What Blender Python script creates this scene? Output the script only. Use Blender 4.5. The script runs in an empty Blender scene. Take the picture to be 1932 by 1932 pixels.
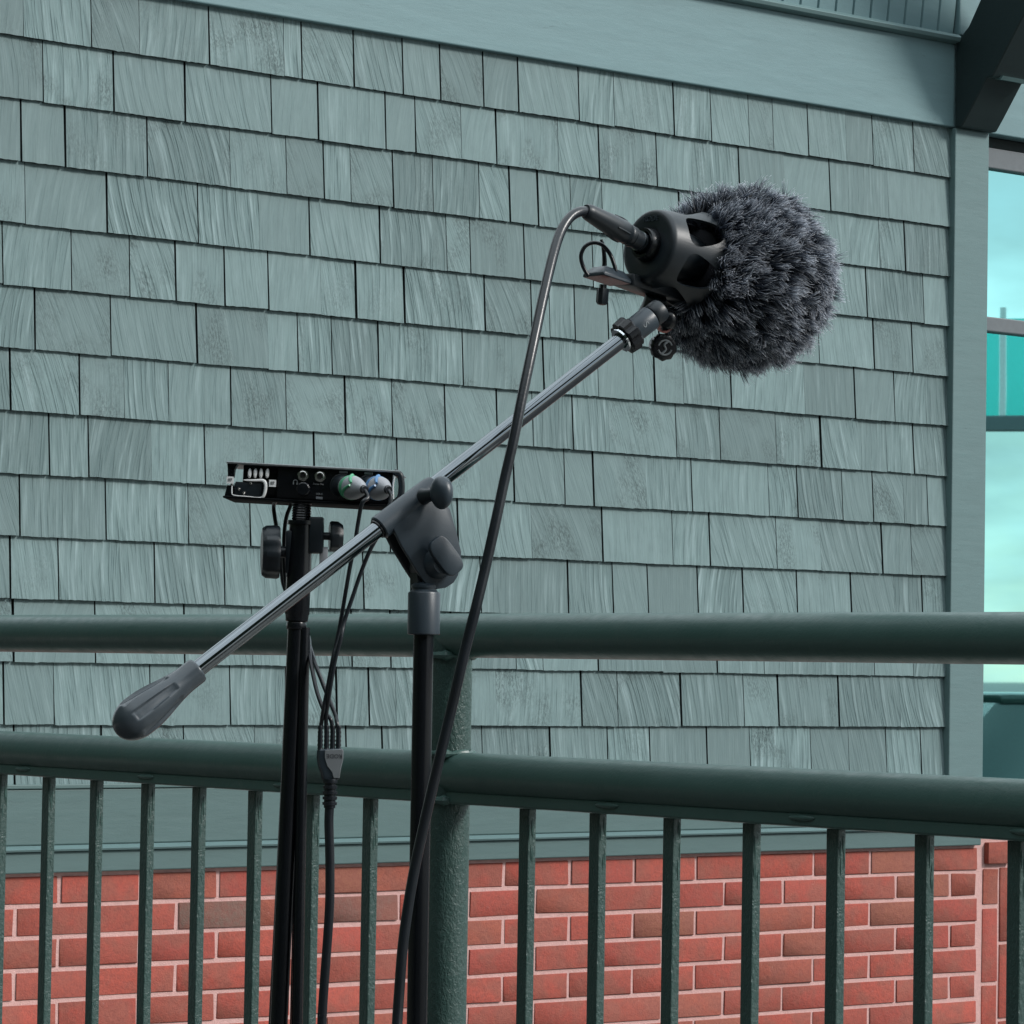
import bpy, bmesh, math, random
import numpy as np
from mathutils import Vector, Matrix, noise
R = math.radians
rnd = random.Random(7)
scene = bpy.context.scene
COL = scene.collection

# ------------------------------------------------------------------ camera
CAM_Z = 1.55
F, PITCH, ROLL, YAW = 6433.0, 0.04585, -0.01636, 0.690259      # pixel units of a 1932 px wide picture
WALL_D = 6.2308                                                # camera to shingled wall, along its normal
C = Vector((0, 0, CAM_Z))
fw = Vector((0, math.cos(PITCH), math.sin(PITCH)))
up0 = Vector((0, -math.sin(PITCH), math.cos(PITCH)))
rt0 = Vector((1, 0, 0))
UPV = up0*math.cos(ROLL) + rt0*math.sin(ROLL)
RTV = rt0*math.cos(ROLL) - up0*math.sin(ROLL)
cd = bpy.data.cameras.new('camera')
cd.sensor_width = 36
cd.lens = F/1932*36
cd.clip_start = 0.1
cd.clip_end = 3000
cam = bpy.data.objects.new('camera', cd)
COL.objects.link(cam)
m = Matrix((RTV, UPV, -fw)).transposed().to_4x4()
m.translation = C
cam.matrix_world = m
scene.camera = cam

# ------------------------------------------------------------------ light
U = Vector((math.cos(YAW), math.sin(YAW), 0))                  # along the wall, to the right and away
N = Vector((math.sin(YAW), -math.cos(YAW), 0))                 # out of the wall
sun_dir = (U*0.62 + N*1.0 + Vector((0, 0, 0.78))).normalized() # towards the light
SUN_EL = math.asin(sun_dir.z)
SUN_AZ = math.atan2(sun_dir.x, sun_dir.y)
w = bpy.data.worlds.new('World')
scene.world = w
w.use_nodes = True
nt = w.node_tree
bg = nt.nodes['Background']
sky = nt.nodes.new('ShaderNodeTexSky')
sky.sky_type = 'NISHITA'
sky.sun_disc = False
sky.sun_elevation = SUN_EL
sky.sun_rotation = SUN_AZ
sky.dust_density = 0.3
cl = nt.nodes.new('ShaderNodeTexNoise')
cl.inputs['Scale'].default_value = 6.0
cl.inputs['Detail'].default_value = 7
cl.inputs['Roughness'].default_value = 0.6
tcw = nt.nodes.new('ShaderNodeTexCoord')
mpw = nt.nodes.new('ShaderNodeMapping')
mpw.inputs['Scale'].default_value = (1, 1, 3.0)
nt.links.new(tcw.outputs['Generated'], mpw.inputs['Vector'])
nt.links.new(mpw.outputs['Vector'], cl.inputs['Vector'])
rp = nt.nodes.new('ShaderNodeValToRGB')
rp.color_ramp.elements[0].position = 0.38
rp.color_ramp.elements[1].position = 0.62
rp.color_ramp.elements[0].color = (0.55, 0.55, 0.55, 1)
rp.color_ramp.elements[1].color = (0.97, 0.97, 0.97, 1)
nt.links.new(cl.outputs['Fac'], rp.inputs['Fac'])
mx = nt.nodes.new('ShaderNodeMix')
mx.data_type = 'RGBA'
nt.links.new(rp.outputs['Color'], mx.inputs['Factor'])
nt.links.new(sky.outputs['Color'], mx.inputs[6])
# thin cloud, brighter overhead than at the horizon as an overcast sky is
sxyz = nt.nodes.new('ShaderNodeSeparateXYZ')
nt.links.new(tcw.outputs['Generated'], sxyz.inputs[0])
mr = nt.nodes.new('ShaderNodeMapRange')
nt.links.new(sxyz.outputs['Z'], mr.inputs['Value'])
mr.inputs['To Min'].default_value = 7.0
mr.inputs['To Max'].default_value = 21.0
vm = nt.nodes.new('ShaderNodeVectorMath'); vm.operation = 'SCALE'
vm.inputs[0].default_value = (0.90, 1.0, 1.05)
cl2 = nt.nodes.new('ShaderNodeTexNoise')
cl2.inputs['Scale'].default_value = 11; cl2.inputs['Detail'].default_value = 6
nt.links.new(mpw.outputs['Vector'], cl2.inputs['Vector'])
mr2 = nt.nodes.new('ShaderNodeMapRange')
mr2.inputs['From Min'].default_value = 0.35; mr2.inputs['From Max'].default_value = 0.65
mr2.inputs['To Min'].default_value = 0.65; mr2.inputs['To Max'].default_value = 1.35
nt.links.new(cl2.outputs['Fac'], mr2.inputs['Value'])
mml = nt.nodes.new('ShaderNodeMath'); mml.operation = 'MULTIPLY'
nt.links.new(mr.outputs[0], mml.inputs[0]); nt.links.new(mr2.outputs[0], mml.inputs[1])
nt.links.new(mml.outputs[0], vm.inputs['Scale'])
nt.links.new(vm.outputs[0], mx.inputs[7])
nt.links.new(mx.outputs[2], bg.inputs['Color'])
bg.inputs['Strength'].default_value = 0.085
sd = bpy.data.lights.new('sun', 'SUN')
sd.energy = 2.3
sd.angle = R(13)
sd.color = (1.0, 0.97, 0.93)
sun = bpy.data.objects.new('sun', sd)
COL.objects.link(sun)
sun.rotation_euler = (-sun_dir).to_track_quat('-Z', 'Y').to_euler()
sun.location = (20, -6, 20)
scene.view_settings.view_transform = 'Standard'
scene.view_settings.look = 'None'
scene.view_settings.gamma = 1
scene.view_settings.use_curve_mapping = False
scene.view_settings.exposure = 0.34

# ------------------------------------------------------------------ helpers
def ray(x, y):
    return fw + RTV*((x - 966)/F) + UPV*((966 - y)/F)
def at(x, y, Y):
    d = ray(x, y)
    return C + d*(Y/d.y)
def on_plane(x, y, p0, n):
    d = ray(x, y)
    return C + d*((p0 - C).dot(n)/d.dot(n))
SRC = 1932/3024
def wall_sz(x, y, out=0.012):
    """source pixel -> (s, z) on the wall plane moved out by `out`"""
    d = ray(x*SRC, y*SRC)
    p = C + d*((-WALL_D + out)/d.dot(N))
    return p.dot(U), p.z

class MB:
    def __init__(self):
        self.v = []; self.f = []; self.mi = []
    def add(self, vs, fs, mi=0):
        o = len(self.v)
        self.v += [tuple(p) for p in vs]
        self.f += [tuple(i + o for i in f) for f in fs]
        self.mi += [mi]*len(fs)
        return self
    def box(self, a, b, M=None, mi=0):
        (x0, y0, z0), (x1, y1, z1) = a, b
        vs = [Vector(p) for p in ((x0,y0,z0),(x1,y0,z0),(x1,y1,z0),(x0,y1,z0),(x0,y0,z1),(x1,y0,z1),(x1,y1,z1),(x0,y1,z1))]
        if M is not None: vs = [M @ p for p in vs]
        return self.add(vs, [(0,3,2,1),(4,5,6,7),(0,1,5,4),(1,2,6,5),(2,3,7,6),(3,0,4,7)], mi)
    def bbox(self, a, b, r=0.002, M=None, mi=0):
        bm = bmesh.new()
        bmesh.ops.create_cube(bm, size=1)
        for v in bm.verts:
            for k in range(3):
                v.co[k] = a[k] if v.co[k] < 0 else b[k]
        bmesh.ops.bevel(bm, geom=bm.edges[:], offset=r, segments=2, profile=0.5, affect='EDGES')
        vs = [v.co.copy() for v in bm.verts]
        if M is not None: vs = [M @ p for p in vs]
        bm.verts.index_update()
        self.add(vs, [tuple(v.index for v in f.verts) for f in bm.faces], mi)
        bm.free()
        return self
    def lathe(self, p0, axis, prof, n=32, rfun=None, cap=True, mi=0):
        """prof: list of (t along axis, radius)"""
        axis = Vector(axis).normalized(); p0 = Vector(p0)
        a = axis.orthogonal().normalized(); b = axis.cross(a)
        vs, fs = [], []
        for t, r in prof:
            for k in range(n):
                th = 2*math.pi*k/n
                rr = r if rfun is None else rfun(t, th, r)
                vs.append(p0 + axis*t + (a*math.cos(th) + b*math.sin(th))*rr)
        for j in range(len(prof) - 1):
            for k in range(n):
                fs.append((j*n+k, j*n+(k+1) % n, (j+1)*n+(k+1) % n, (j+1)*n+k))
        if cap:
            fs.append(tuple(range(n))[::-1])
            fs.append(tuple((len(prof)-1)*n + k for k in range(n)))
        return self.add(vs, fs, mi)
    def cyl(self, a, b, r, n=24, r2=None, bev=0.0, mi=0):
        a = Vector(a); b = Vector(b); L = (b - a).length
        r2 = r if r2 is None else r2
        pr = [(0, r), (L, r2)] if not bev else [(0, r-bev), (bev*0.3, r-bev*0.3), (bev, r), (L-bev, r2), (L-bev*0.3, r2-bev*0.3), (L, r2-bev)]
        return self.lathe(a, b - a, pr, n, mi=mi)
    def tube(self, pts, r, n=12, sub=8, rfun=None, mi=0):
        pts = [Vector(p) for p in pts]
        path = smooth_path(pts, sub)
        vs, fs = [], []
        t = (path[1] - path[0]).normalized()
        a = t.orthogonal().normalized()
        for i, p in enumerate(path):
            t2 = (path[min(i+1, len(path)-1)] - path[max(i-1, 0)]).normalized()
            a = (a - t2*a.dot(t2)).normalized()
            b = t2.cross(a)
            rr = r if rfun is None else rfun(i/(len(path)-1))
            for k in range(n):
                th = 2*math.pi*k/n
                vs.append(p + (a*math.cos(th) + b*math.sin(th))*rr)
        for j in range(len(path) - 1):
            for k in range(n):
                fs.append((j*n+k, j*n+(k+1) % n, (j+1)*n+(k+1) % n, (j+1)*n+k))
        fs.append(tuple(range(n))[::-1])
        fs.append(tuple((len(path)-1)*n + k for k in range(n)))
        return self.add(vs, fs, mi)
    def prism(self, poly, ext, mi=0):
        poly = [Vector(p) for p in poly]; ext = Vector(ext); n = len(poly)
        fs = [tuple(range(n))[::-1], tuple(range(n, 2*n))] + [(k, (k+1) % n, n+(k+1) % n, n+k) for k in range(n)]
        return self.add(poly + [p + ext for p in poly], fs, mi)
    def bevel(self, r, seg=2):
        bm = bmesh.new()
        vs = [bm.verts.new(p) for p in self.v]
        for f in self.f:
            try: bm.faces.new([vs[i] for i in f])
            except ValueError: pass
        bmesh.ops.recalc_face_normals(bm, faces=bm.faces[:])
        ed = [e for e in bm.edges if len(e.link_faces) == 2 and e.calc_face_angle(0) > 0.6]
        bmesh.ops.bevel(bm, geom=ed, offset=r, segments=seg, profile=0.5, affect='EDGES', clamp_overlap=True)
        bm.verts.index_update()
        self.v = [tuple(v.co) for v in bm.verts]
        self.f = [tuple(v.index for v in f.verts) for f in bm.faces]
        self.mi = [0]*len(self.f)
        bm.free()
        return self

def smooth_path(pts, sub):
    if len(pts) < 3 or sub <= 1: return pts
    out = []
    P = [pts[0]*2 - pts[1]] + pts + [pts[-1]*2 - pts[-2]]
    for i in range(1, len(P) - 2):
        p0, p1, p2, p3 = P[i-1:i+3]
        for k in range(sub):
            t = k/sub
            out.append(0.5*((2*p1) + (p2-p0)*t + (2*p0-5*p1+4*p2-p3)*t*t + (3*p1-p0-3*p2+p3)*t**3))
    out.append(pts[-1])
    return out

def mesh_of(name, mb, mats, smooth=False, angle=40):
    me = bpy.data.meshes.new(name)
    me.from_pydata(mb.v, [], mb.f)
    for mt in (mats if isinstance(mats, (list, tuple)) else [mats]): me.materials.append(mt)
    if any(mb.mi): me.polygons.foreach_set('material_index', mb.mi)
    bm = bmesh.new(); bm.from_mesh(me)
    bmesh.ops.recalc_face_normals(bm, faces=bm.faces[:])
    bm.to_mesh(me); bm.free()
    if smooth:
        me.shade_smooth()
        me.set_sharp_from_angle(angle=R(angle))
    me.update()
    return me
def link(name, me, parent=None):
    o = bpy.data.objects.new(name, me)
    COL.objects.link(o)
    if parent is not None: o.parent = parent
    return o
def root(name, label, cat, loc=(0, 0, 0), rot=(0, 0, 0), group=None):
    o = bpy.data.objects.new(name, None)
    o.empty_display_size = 0.05
    COL.objects.link(o)
    o.location = loc; o.rotation_euler = rot
    o['label'] = label; o['category'] = cat
    if group: o['group'] = group
    return o
def wpart(name, mb, mat, rt, smooth=True, parent=None, angle=40):
    """mesh given in world coordinates, child of an unrotated root (or of a part of it)"""
    o = Vector(rt.location)
    mb.v = [tuple(Vector(p) - o) for p in mb.v]
    return link(name, mesh_of(name, mb, mat, smooth, angle), parent or rt)
def lpart(name, mb, mat, parent, smooth=False, angle=40):
    return link(name, mesh_of(name, mb, mat, smooth, angle), parent)
def text_mesh(name, s, size, M, mat, depth=0.0003, bold=0.0):
    c = bpy.data.curves.new(name, 'FONT')
    c.body = s; c.size = size; c.extrude = depth; c.align_x = 'CENTER'; c.align_y = 'CENTER'; c.resolution_u = 2
    c.offset = bold
    o = bpy.data.objects.new(name, c)
    COL.objects.link(o)
    dg = bpy.context.evaluated_depsgraph_get()
    me = bpy.data.meshes.new_from_object(o.evaluated_get(dg))
    bpy.data.objects.remove(o); bpy.data.curves.remove(c)
    me.transform(M)
    me.materials.clear(); me.materials.append(mat)
    return me

# ------------------------------------------------------------------ materials
def lin(r, g, b):
    f = lambda c: c/12.92 if c <= 0.04045 else ((c+0.055)/1.055)**2.4
    return (f(r/255), f(g/255), f(b/255), 1)
def new_mat(name):
    mt = bpy.data.materials.new(name); mt.use_nodes = True
    return mt, mt.node_tree, mt.node_tree.nodes['Principled BSDF']
def nd(t, kind, **kw):
    n = t.nodes.new('ShaderNode'+kind)
    for k, v in kw.items():
        if k in n.inputs.keys() if hasattr(n.inputs, 'keys') else False: n.inputs[k].default_value = v
        else: setattr(n, k, v)
    return n
def math_node(t, op, a, b=None):
    n = t.nodes.new('ShaderNodeMath'); n.operation = op
    for i, x in enumerate((a, b)):
        if x is None: continue
        if isinstance(x, (int, float)): n.inputs[i].default_value = x
        else: t.links.new(x, n.inputs[i])
    return n.outputs[0]
def ramp(t, fac, stops):
    n = t.nodes.new('ShaderNodeValToRGB')
    e = n.color_ramp.elements
    e[0].position, e[0].color = stops[0][0], stops[0][1]
    e[1].position, e[1].color = stops[-1][0], stops[-1][1]
    for p, c in stops[1:-1]:
        q = e.new(p); q.color = c
    t.links.new(fac, n.inputs['Fac'])
    return n.outputs['Color']
def mixc(t, fac, a, b, mode='MIX'):
    n = t.nodes.new('ShaderNodeMix'); n.data_type = 'RGBA'; n.blend_type = mode
    for sock, x in ((n.inputs['Factor'], fac), (n.inputs[6], a), (n.inputs[7], b)):
        if isinstance(x, (int, float)): sock.default_value = x
        elif isinstance(x, tuple): sock.default_value = x
        else: t.links.new(x, sock)
    return n.outputs[2]
def g(v): return (v, v, v, 1)
def noise_tex(t, vec, scale, detail=3, rough=0.5, dist=0.0):
    n = t.nodes.new('ShaderNodeTexNoise')
    n.inputs['Scale'].default_value = scale; n.inputs['Detail'].default_value = detail
    n.inputs['Roughness'].default_value = rough; n.inputs['Distortion'].default_value = dist
    if vec is not None: t.links.new(vec, n.inputs['Vector'])
    return n.outputs['Fac']
def bump(t, h, bsdf, strength, dist):
    b = t.nodes.new('ShaderNodeBump')
    b.inputs['Strength'].default_value = strength; b.inputs['Distance'].default_value = dist
    t.links.new(h, b.inputs['Height']); t.links.new(b.outputs['Normal'], bsdf.inputs['Normal'])
    return b
def simple(name, col, rough=0.5, metal=0.0, var=0.15, vscale=60, bscale=0, bdist=0.0003, spec=0.5):
    mt, t, b = new_mat(name)
    tc = t.nodes.new('ShaderNodeTexCoord').outputs['Object']
    f = noise_tex(t, tc, vscale, 4)
    c = mixc(t, f, tuple(x*(1-var) for x in col[:3]) + (1,), tuple(min(1, x*(1+var)) for x in col[:3]) + (1,))
    t.links.new(c, b.inputs['Base Color'])
    b.inputs['Roughness'].default_value = rough; b.inputs['Metallic'].default_value = metal
    b.inputs['Specular IOR Level'].default_value = spec
    if bscale: bump(t, noise_tex(t, tc, bscale, 3), b, 0.6, bdist)
    return mt

WALL_COL = (0.147, 0.216, 0.217, 1)
def shingle_material():
    mt, t, b = new_mat('painted_cedar_shingle')
    tc = t.nodes.new('ShaderNodeTexCoord').outputs['Object']
    rn = t.nodes.new('ShaderNodeObjectInfo').outputs['Random']
    sp = t.nodes.new('ShaderNodeSeparateXYZ'); t.links.new(tc, sp.inputs[0])
    x, z = sp.outputs['X'], sp.outputs['Z']
    def hsh(k, o): return math_node(t, 'FRACT', math_node(t, 'ADD', math_node(t, 'MULTIPLY', rn, k), o))
    r1, r2, r3, r4 = hsh(17.3, .11), hsh(53.7, .37), hsh(91.1, .71), hsh(137.9, .23)
    # grain runs down the shingle, leaning and curving a little, differently on each one
    k = math_node(t, 'MULTIPLY', math_node(t, 'SUBTRACT', r1, 0.34), 0.58)
    q = math_node(t, 'MULTIPLY', math_node(t, 'SUBTRACT', r2, 0.5), 2.2)
    x2 = math_node(t, 'ADD', math_node(t, 'ADD', x, math_node(t, 'MULTIPLY', k, z)), math_node(t, 'MULTIPLY', q, math_node(t, 'MULTIPLY', z, z)))
    off = math_node(t, 'MULTIPLY', rn, 61.0)
    def vec(sx, sz):
        c = t.nodes.new('ShaderNodeCombineXYZ')
        t.links.new(math_node(t, 'MULTIPLY', x2, sx), c.inputs['X'])
        t.links.new(off, c.inputs['Y'])
        t.links.new(math_node(t, 'MULTIPLY', z, sz), c.inputs['Z'])
        return c.outputs[0]
    coarse = noise_tex(t, vec(95, 5.5), 1.0, 2.0, 0.55, 0.25)
    fine = noise_tex(t, vec(330, 22), 1.0, 3.0, 0.6, 0.1)
    groove = ramp(t, coarse, [(0.36, g(0)), (0.47, g(0.75)), (0.66, g(1))])
    amt = math_node(t, 'ADD', math_node(t, 'MULTIPLY', math_node(t, 'POWER', r3, 1.6), 0.95), 0.22)
    h = math_node(t, 'ADD', math_node(t, 'MULTIPLY', groove, amt), math_node(t, 'MULTIPLY', fine, math_node(t, 'ADD', math_node(t, 'MULTIPLY', amt, 0.35), 0.12)))
    bump(t, h, b, 0.75, 0.0034)
    tone = math_node(t, 'ADD', 0.80, math_node(t, 'MULTIPLY', r4, 0.36))
    base = mixc(t, 1.0, WALL_COL, tone, 'MULTIPLY')
    # worn paint: pale on the ridges of rough shingles, dull in the grooves
    worn = math_node(t, 'MULTIPLY', math_node(t, 'MULTIPLY', ramp(t, coarse, [(0.55, g(0)), (0.72, g(1))]), amt), 0.55)
    base = mixc(t, worn, base, (0.31, 0.41, 0.42, 1))
    dull = math_node(t, 'MULTIPLY', math_node(t, 'MULTIPLY', math_node(t, 'SUBTRACT', 1.0, groove), amt), 0.30)
    base = mixc(t, dull, base, (0.06, 0.105, 0.108, 1))
    fl_ = ramp(t, fine, [(0.30, g(0.22)), (0.48, g(0))])
    base = mixc(t, fl_, base, (0.08, 0.125, 0.13, 1))
    bl_ = ramp(t, noise_tex(t, vec(45, 14), 1.0, 4.0, 0.65), [(0.38, g(0.26)), (0.58, g(0))])
    base = mixc(t, bl_, base, (0.09, 0.14, 0.145, 1))
    # mildew patches on a few
    cv = t.nodes.new('ShaderNodeCombineXYZ')
    t.links.new(math_node(t, 'MULTIPLY', x, 13), cv.inputs['X']); t.links.new(off, cv.inputs['Y']); t.links.new(math_node(t, 'MULTIPLY', z, 11), cv.inputs['Z'])
    pat = ramp(t, noise_tex(t, cv.outputs[0], 1.0, 1.0), [(0.45, g(0)), (0.66, g(1))])
    spk = ramp(t, noise_tex(t, vec(260, 120), 1.0, 4.0, 0.7), [(0.42, g(0)), (0.62, g(1))])
    sel = ramp(t, r2, [(0.55, g(0)), (0.85, g(1))])
    mil = math_node(t, 'MULTIPLY', math_node(t, 'MULTIPLY', pat, spk), math_node(t, 'MULTIPLY', sel, 0.95))
    base = mixc(t, mil, base, (0.055, 0.085, 0.085, 1))
    t.links.new(base, b.inputs['Base Color'])
    b.inputs['Roughness'].default_value = 0.62
    b.inputs['Specular IOR Level'].default_value = 0.35
    return mt
def trim_material(name='painted_trim', col=(0.106, 0.176, 0.178, 1)):
    mt, t, b = new_mat(name)
    tc = t.nodes.new('ShaderNodeTexCoord').outputs['Object']
    mp = t.nodes.new('ShaderNodeMapping'); mp.inputs['Scale'].default_value = (1.5, 8, 9)
    t.links.new(tc, mp.inputs['Vector'])
    f = noise_tex(t, mp.outputs[0], 5.0, 5, 0.6)
    c = mixc(t, f, tuple(v*0.88 for v in col[:3]) + (1,), tuple(v*1.12 for v in col[:3]) + (1,))
    sc = ramp(t, noise_tex(t, mp.outputs[0], 14.0, 2, 0.5, 1.2), [(0.70, g(0)), (0.78, g(0.5))])
    c = mixc(t, sc, c, tuple(v*0.6 for v in col[:3]) + (1,))
    t.links.new(c, b.inputs['Base Color'])
    b.inputs['Roughness'].default_value = 0.55
    h = math_node(t, 'ADD', noise_tex(t, tc, 700, 2), math_node(t, 'MULTIPLY', f, 2.0))
    bump(t, h, b, 0.35, 0.0012)
    return mt
def brick_material():
    mt, t, b = new_mat('red_brick')
    tc = t.nodes.new('ShaderNodeTexCoord').outputs['Object']
    rn = t.nodes.new('ShaderNodeObjectInfo').outputs['Random']
    base = ramp(t, rn, [(0.0, (0.31, 0.058, 0.042, 1)), (0.3, (0.38, 0.072, 0.048, 1)), (0.55, (0.30, 0.064, 0.044, 1)), (0.78, (0.31, 0.084, 0.052, 1)), (0.88, (0.26, 0.092, 0.058, 1)), (0.96, (0.35, 0.066, 0.046, 1)), (0.975, (0.13, 0.10, 0.08, 1)), (1.0, (0.125, 0.098, 0.08, 1))])
    ad = t.nodes.new('ShaderNodeVectorMath'); ad.operation = 'ADD'
    cb = t.nodes.new('ShaderNodeCombineXYZ'); t.links.new(math_node(t, 'MULTIPLY', rn, 40.0), cb.inputs['Y'])
    t.links.new(tc, ad.inputs[0]); t.links.new(cb.outputs[0], ad.inputs[1])
    v = ad.outputs[0]
    c = mixc(t, ramp(t, noise_tex(t, v, 16, 2), [(0.45, g(0)), (0.62, g(0.6))]), base, (0.24, 0.085, 0.06, 1))
    c = mixc(t, ramp(t, noise_tex(t, v, 120, 4, 0.7), [(0.35, g(0.5)), (0.6, g(0))]), c, (0.19, 0.05, 0.04, 1))
    c = mixc(t, ramp(t, noise_tex(t, v, 45, 5, 0.7), [(0.66, g(0)), (0.8, g(0.55))]), c, (0.50, 0.30, 0.27, 1))
    t.links.new(c, b.inputs['Base Color'])
    b.inputs['Roughness'].default_value = 0.85
    bump(t, math_node(t, 'ADD', noise_tex(t, v, 240, 4, 0.7), math_node(t, 'MULTIPLY', noise_tex(t, v, 50, 3), 1.5)), b, 0.8, 0.0022)
    return mt
def paint_rail(name='dark_green_rail_paint', rough=False):
    mt, t, b = new_mat(name)
    tc = t.nodes.new('ShaderNodeTexCoord').outputs['Object']
    f = noise_tex(t, tc, 9, 4)
    q_ = 0.95 if rough else 1.45  # rails get a lighter base than posts, for sky light on their tops
    c = mixc(t, f, (0.028*q_, 0.062*q_, 0.055*q_, 1), (0.040*q_, 0.080*q_, 0.072*q_, 1))
    wv = nd(t, 'TexNoise'); wv.inputs['Scale'].default_value = 34; wv.inputs['Detail'].default_value = 6; wv.inputs['Distortion'].default_value = 1.6
    t.links.new(tc, wv.inputs['Vector'])
    sc_ = ramp(t, wv.outputs['Fac'], [(0.494, g(0)), (0.50, g(0.28)), (0.506, g(0))])
    msk = ramp(t, noise_tex(t, tc, 5.0, 2), [(0.52, g(0)), (0.62, g(1))])
    c = mixc(t, math_node(t, 'MULTIPLY', sc_, msk), c, (0.16, 0.20, 0.19, 1))
    c = mixc(t, ramp(t, noise_tex(t, tc, 26, 5, 0.7), [(0.55, g(0)), (0.75, g(0.35))]), c, (0.075, 0.105, 0.095, 1))
    t.links.new(c, b.inputs['Base Color'])
    b.inputs['Roughness'].default_value = 0.36
    rr = ramp(t, noise_tex(t, tc, 60, 4), [(0.3, g(0.30)), (0.7, g(0.46))])
    t.links.new(rr, b.inputs['Roughness'])
    h = math_node(t, 'ADD', noise_tex(t, tc, 210, 3, 0.6, 0.6), math_node(t, 'MULTIPLY', noise_tex(t, tc, 900, 2), 0.25))
    if rough:
        mpr = t.nodes.new('ShaderNodeMapping'); mpr.inputs['Scale'].default_value = (1, 1, 0.45)
        t.links.new(tc, mpr.inputs['Vector'])
        h = math_node(t, 'ADD', h, math_node(t, 'MULTIPLY', noise_tex(t, mpr.outputs[0], 190, 2, 0.5, 1.4), 1.4))
        bump(t, h, b, 0.6, 0.0016)
    else: bump(t, h, b, 0.35, 0.0008)
    return mt

M_SH = shingle_material()
M_TRIM = trim_material()
M_FRIEZE = trim_material('painted_frieze', (0.142, 0.238, 0.252, 1))
M_BRICK = brick_material()
M_WTABLE = trim_material('shaded_trim', (0.075, 0.130, 0.128, 1))  # darker copy of the trim paint, for the shade low on the wall
M_BUTT = simple('shaded_shingle_edge', (0.010, 0.020, 0.021, 1), 0.9, var=0.4)  # near-black butts and sides paint in the shadow lines under and between shingles
M_MORTAR = simple('mortar', (0.56, 0.335, 0.31, 1), 0.9, var=0.22, vscale=70, bscale=260, bdist=0.003)
M_RAIL = paint_rail()
M_RAILR = paint_rail('brushed_rail_paint', True)
M_BACK = simple('dark_felt', (0.03, 0.04, 0.04, 1), 0.9)
M_BRACE = trim_material('dark_green_brace', (0.007, 0.018, 0.019, 1))
M_FRAME = simple('window_frame_grey', (0.12, 0.135, 0.145, 1), 0.5)
def glass():
    mt, t, b = new_mat('coated_window_glass')
    tc = t.nodes.new('ShaderNodeTexCoord').outputs['Object']
    c = mixc(t, noise_tex(t, tc, 1.2, 2), (0.44, 0.93, 0.90, 1), (0.52, 0.98, 0.96, 1))
    t.links.new(c, b.inputs['Base Color'])
    b.inputs['Metallic'].default_value = 1.0; b.inputs['Roughness'].default_value = 0.015
    bump(t, noise_tex(t, tc, 2.5, 1), b, 0.05, 0.002)
    return mt
M_GLASS = glass()
M_BLACK = simple('black_powder_coat', (0.004, 0.005, 0.007, 1), 0.26, bscale=900, bdist=0.00004, spec=0.4)
M_PLASTIC = simple('charcoal_plastic', (0.026, 0.038, 0.049, 1), 0.36, var=0.1, bscale=1500, bdist=0.0002)
M_PLASTIC2 = simple('dark_plastic', (0.007, 0.012, 0.0165, 1), 0.40, var=0.1, bscale=1500, bdist=0.00015)
M_RUBBER = simple('cable_rubber', (0.009, 0.012, 0.016, 1), 0.30, var=0.2, vscale=30, bscale=300, bdist=0.0002)
M_CHROME = simple('chrome', (0.60, 0.64, 0.66, 1), 0.05, 1.0, var=0.06)
M_GREYPL = simple('grey_plastic', (0.26, 0.27, 0.29, 1), 0.5)
M_WHITE = simple('white_plastic', (0.72, 0.73, 0.73, 1), 0.45)
M_INK = simple('dark_ink', (0.03, 0.03, 0.035, 1), 0.6)
M_PRINT = simple('grey_print', (0.35, 0.37, 0.38, 1), 0.6)
M_GREEN = simple('green_ring', (0.05, 0.30, 0.15, 1), 0.4)
M_BLUE = simple('blue_ring', (0.05, 0.17, 0.36, 1), 0.4)
M_STEEL = simple('nickel', (0.62, 0.60, 0.58, 1), 0.22, 1.0)
M_BOOM = simple('black_chrome', (0.19, 0.21, 0.225, 1), 0.05, 1.0, var=0.06)
M_GRIP = simple('grip_plastic', (0.044, 0.056, 0.066, 1), 0.26, var=0.1, bscale=1200, bdist=0.0001)
M_SPLIT = simple('mid_grey_plastic', (0.15, 0.165, 0.175, 1), 0.45)
M_MATTE = simple('matte_black', (0.004, 0.005, 0.006, 1), 0.8, spec=0.1)
M_EDGE = simple('alloy_highlight', (0.30, 0.32, 0.33, 1), 0.35, 0.7, var=0.3, vscale=200)  # pale metal puts the cover's bright edge highlight into its colour
M_ASPHALT = simple('asphalt', (0.055, 0.055, 0.055, 1), 0.9, var=0.4, vscale=3, bscale=90, bdist=0.01)
M_CONC = simple('concrete', (0.27, 0.26, 0.24, 1), 0.85, var=0.2, vscale=4, bscale=120, bdist=0.004)

# ------------------------------------------------------------------ ground and walkway
gm = MB()
n_ = 24
S_ = 900
gm.add([(-S_+2*S_*i/n_, -S_+2*S_*j/n_, 0) for j in range(n_+1) for i in range(n_+1)],
       [(j*(n_+1)+i, j*(n_+1)+i+1, (j+1)*(n_+1)+i+1, (j+1)*(n_+1)+i) for j in range(n_) for i in range(n_)])
go = lpart('ground', gm, M_ASPHALT, None); go['kind'] = 'structure'
FRAME_ROT = (0, 0, YAW)
pv_m = MB(); pvv = []; pvf = []
for i in range(61):
    az = R(-36 - 201*i/60)
    for rr_ in (7.2, 10.4): pvv.append((rr_*math.cos(az), rr_*math.sin(az), 0.004))
for i in range(60): pvf.append((2*i, 2*i+1, 2*i+3, 2*i+2))
pvo = lpart('reflector_strip', pv_m.add(pvv, pvf), M_CONC, None); pvo['kind'] = 'structure'  # pale strip added behind the camera to put a bright line in reflections
RAIL_S = 2.3337
pw = MB()
pw.bbox((RAIL_S-0.10, -WALL_D+4.0-4.6, 0.0), (RAIL_S+1.9, -0.02, 0.50), 0.012)
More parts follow.
